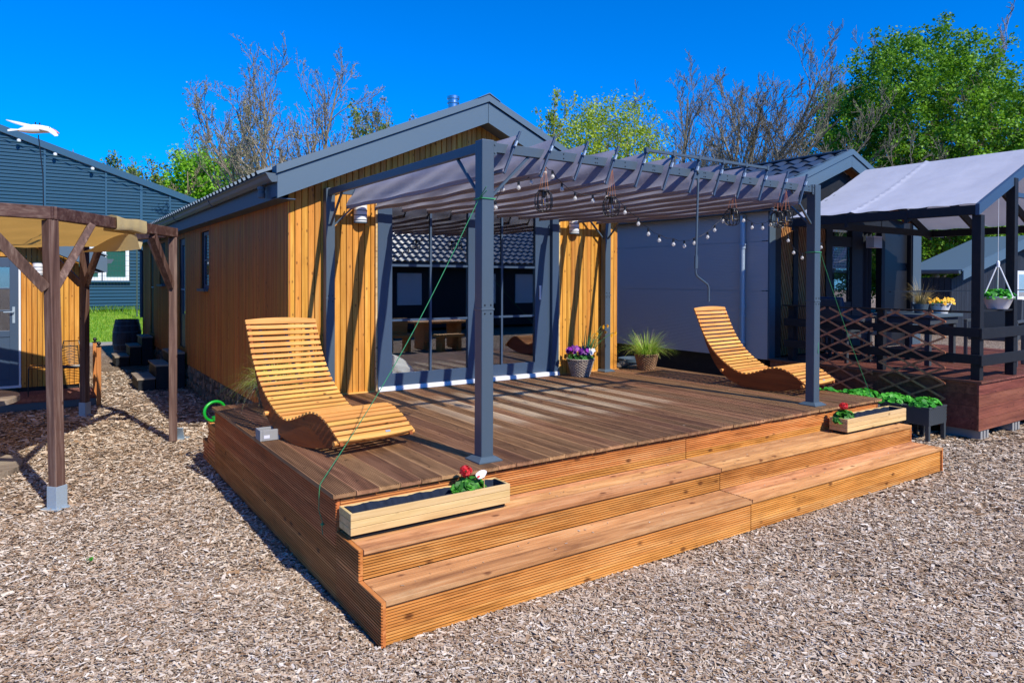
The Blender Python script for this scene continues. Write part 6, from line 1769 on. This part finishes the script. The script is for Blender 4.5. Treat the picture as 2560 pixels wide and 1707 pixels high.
tree('green_tree', 15, (44.5, 20.0, 0), 'low green tree seen under the canopy beyond the dark house', 7.0, 4, .35, 3, (10, 7, 5), .3, .8, M_BARK, M_LMAPLE, 20, .2, .2, .014, .08, .5, dome=((44.5, 20.0, 3.6), (3.6, 3.6, 3.2), 700, 36, .22))
tree('green_tree', 16, (47.0, 15.2, 0), 'green tree above the far dark house roof', 8.0, 4, .35, 3, (10, 7, 5), .3, .8, M_BARK, M_LMAPLE, 20, .22, .22, .014, .08, .5, dome=((47.0, 15.2, 4.5), (4.2, 4.2, 4.0), 800, 36, .22))

# ================================================================== what stands behind the photographer and shows in the glass
rc = thing('tiled_cabin', (10, -13, 0), 'dark cabin with a glossy tiled roof facing the terrace', 'cabin')
b = MB(); b.box(1.0, 22, -19.5, -12.9, .1, 2.6); part('wall', b, M_DARKCLAD, rc)
b = MB()
def pant2(b, y0, z0, y1, z1, xa, xb):
    tmp = MB(); pantile(tmp, y0, z0, y1, z1, xa, xb); b.add([(p[1], p[0], p[2]) for p in tmp.v], tmp.f, .5)
pant2(b, -12.4, 2.62, -16.2, 4.75, .6, 22.4); pant2(b, -20.0, 2.62, -16.2, 4.75, .6, 22.4); part('roof', b, M_TILEG, rc, smooth=True)
b = MB(); b.box(.6, 22.4, -12.45, -12.38, 2.42, 2.6); part('gutter', b, M_ANTH, rc)
for x in (8.0, 9.6, 13.0, 15.0):
    b = MB(); b.box(x, x + 1.0, -12.9, -12.84, 1.0, 2.2); wn = part('window', b, M_WHITE, rc)
    b = MB(); b.box(x + .06, x + .48, -12.84, -12.83, 1.08, 2.12); b.box(x + .52, x + .94, -12.84, -12.83, 1.08, 2.12); part('pane', b, M_WHITE, wn)
rc2 = copy_tree(rc); rc2.location.x += 25.5; rc2['label'] = 'second dark cabin with a glossy tiled roof, right of the one facing the terrace'
pt_ = thing('picnic_table', (8.0, -6.8, 0), 'heavy golden wood picnic table on the wood chips', 'table')
b = MB()
for k in range(5): b.box(7.2, 8.9, -7.25 + k * .18, -7.08 + k * .18, .72, .78)
part('tabletop', b, M_PALLET, pt_, bevel=.008)
for x in (7.45, 8.5):
    b = MB(); b.box(x, x + .16, -7.1, -6.5, 0, .719); part('leg', b, M_PALLET, pt_, bevel=.008)
for k, (x, y) in enumerate(((6.6, -6.4), (7.9, -5.9))):
    b_ = thing('log_bench', (x, y, 0), ('wooden bench with backrest left of the picnic table', 'low wooden bench in front of the picnic table')[k], 'bench')
    b = MB(); b.box(x - .4, x + .4, y - .2, y + .2, .38, .46); part('seat', b, M_PALLET, b_, bevel=.01)
    for dx in (-.3, .22):
        b = MB(); b.box(x + dx, x + dx + .1, y - .18, y + .18, 0, .379); part('leg', b, M_PALLET, b_, bevel=.008)
    if k == 0:
        b = MB(); b.box(x - .4, x + .4, y - .26, y - .205, .46, .9); part('backrest', b, M_PALLET, b_, bevel=.01)
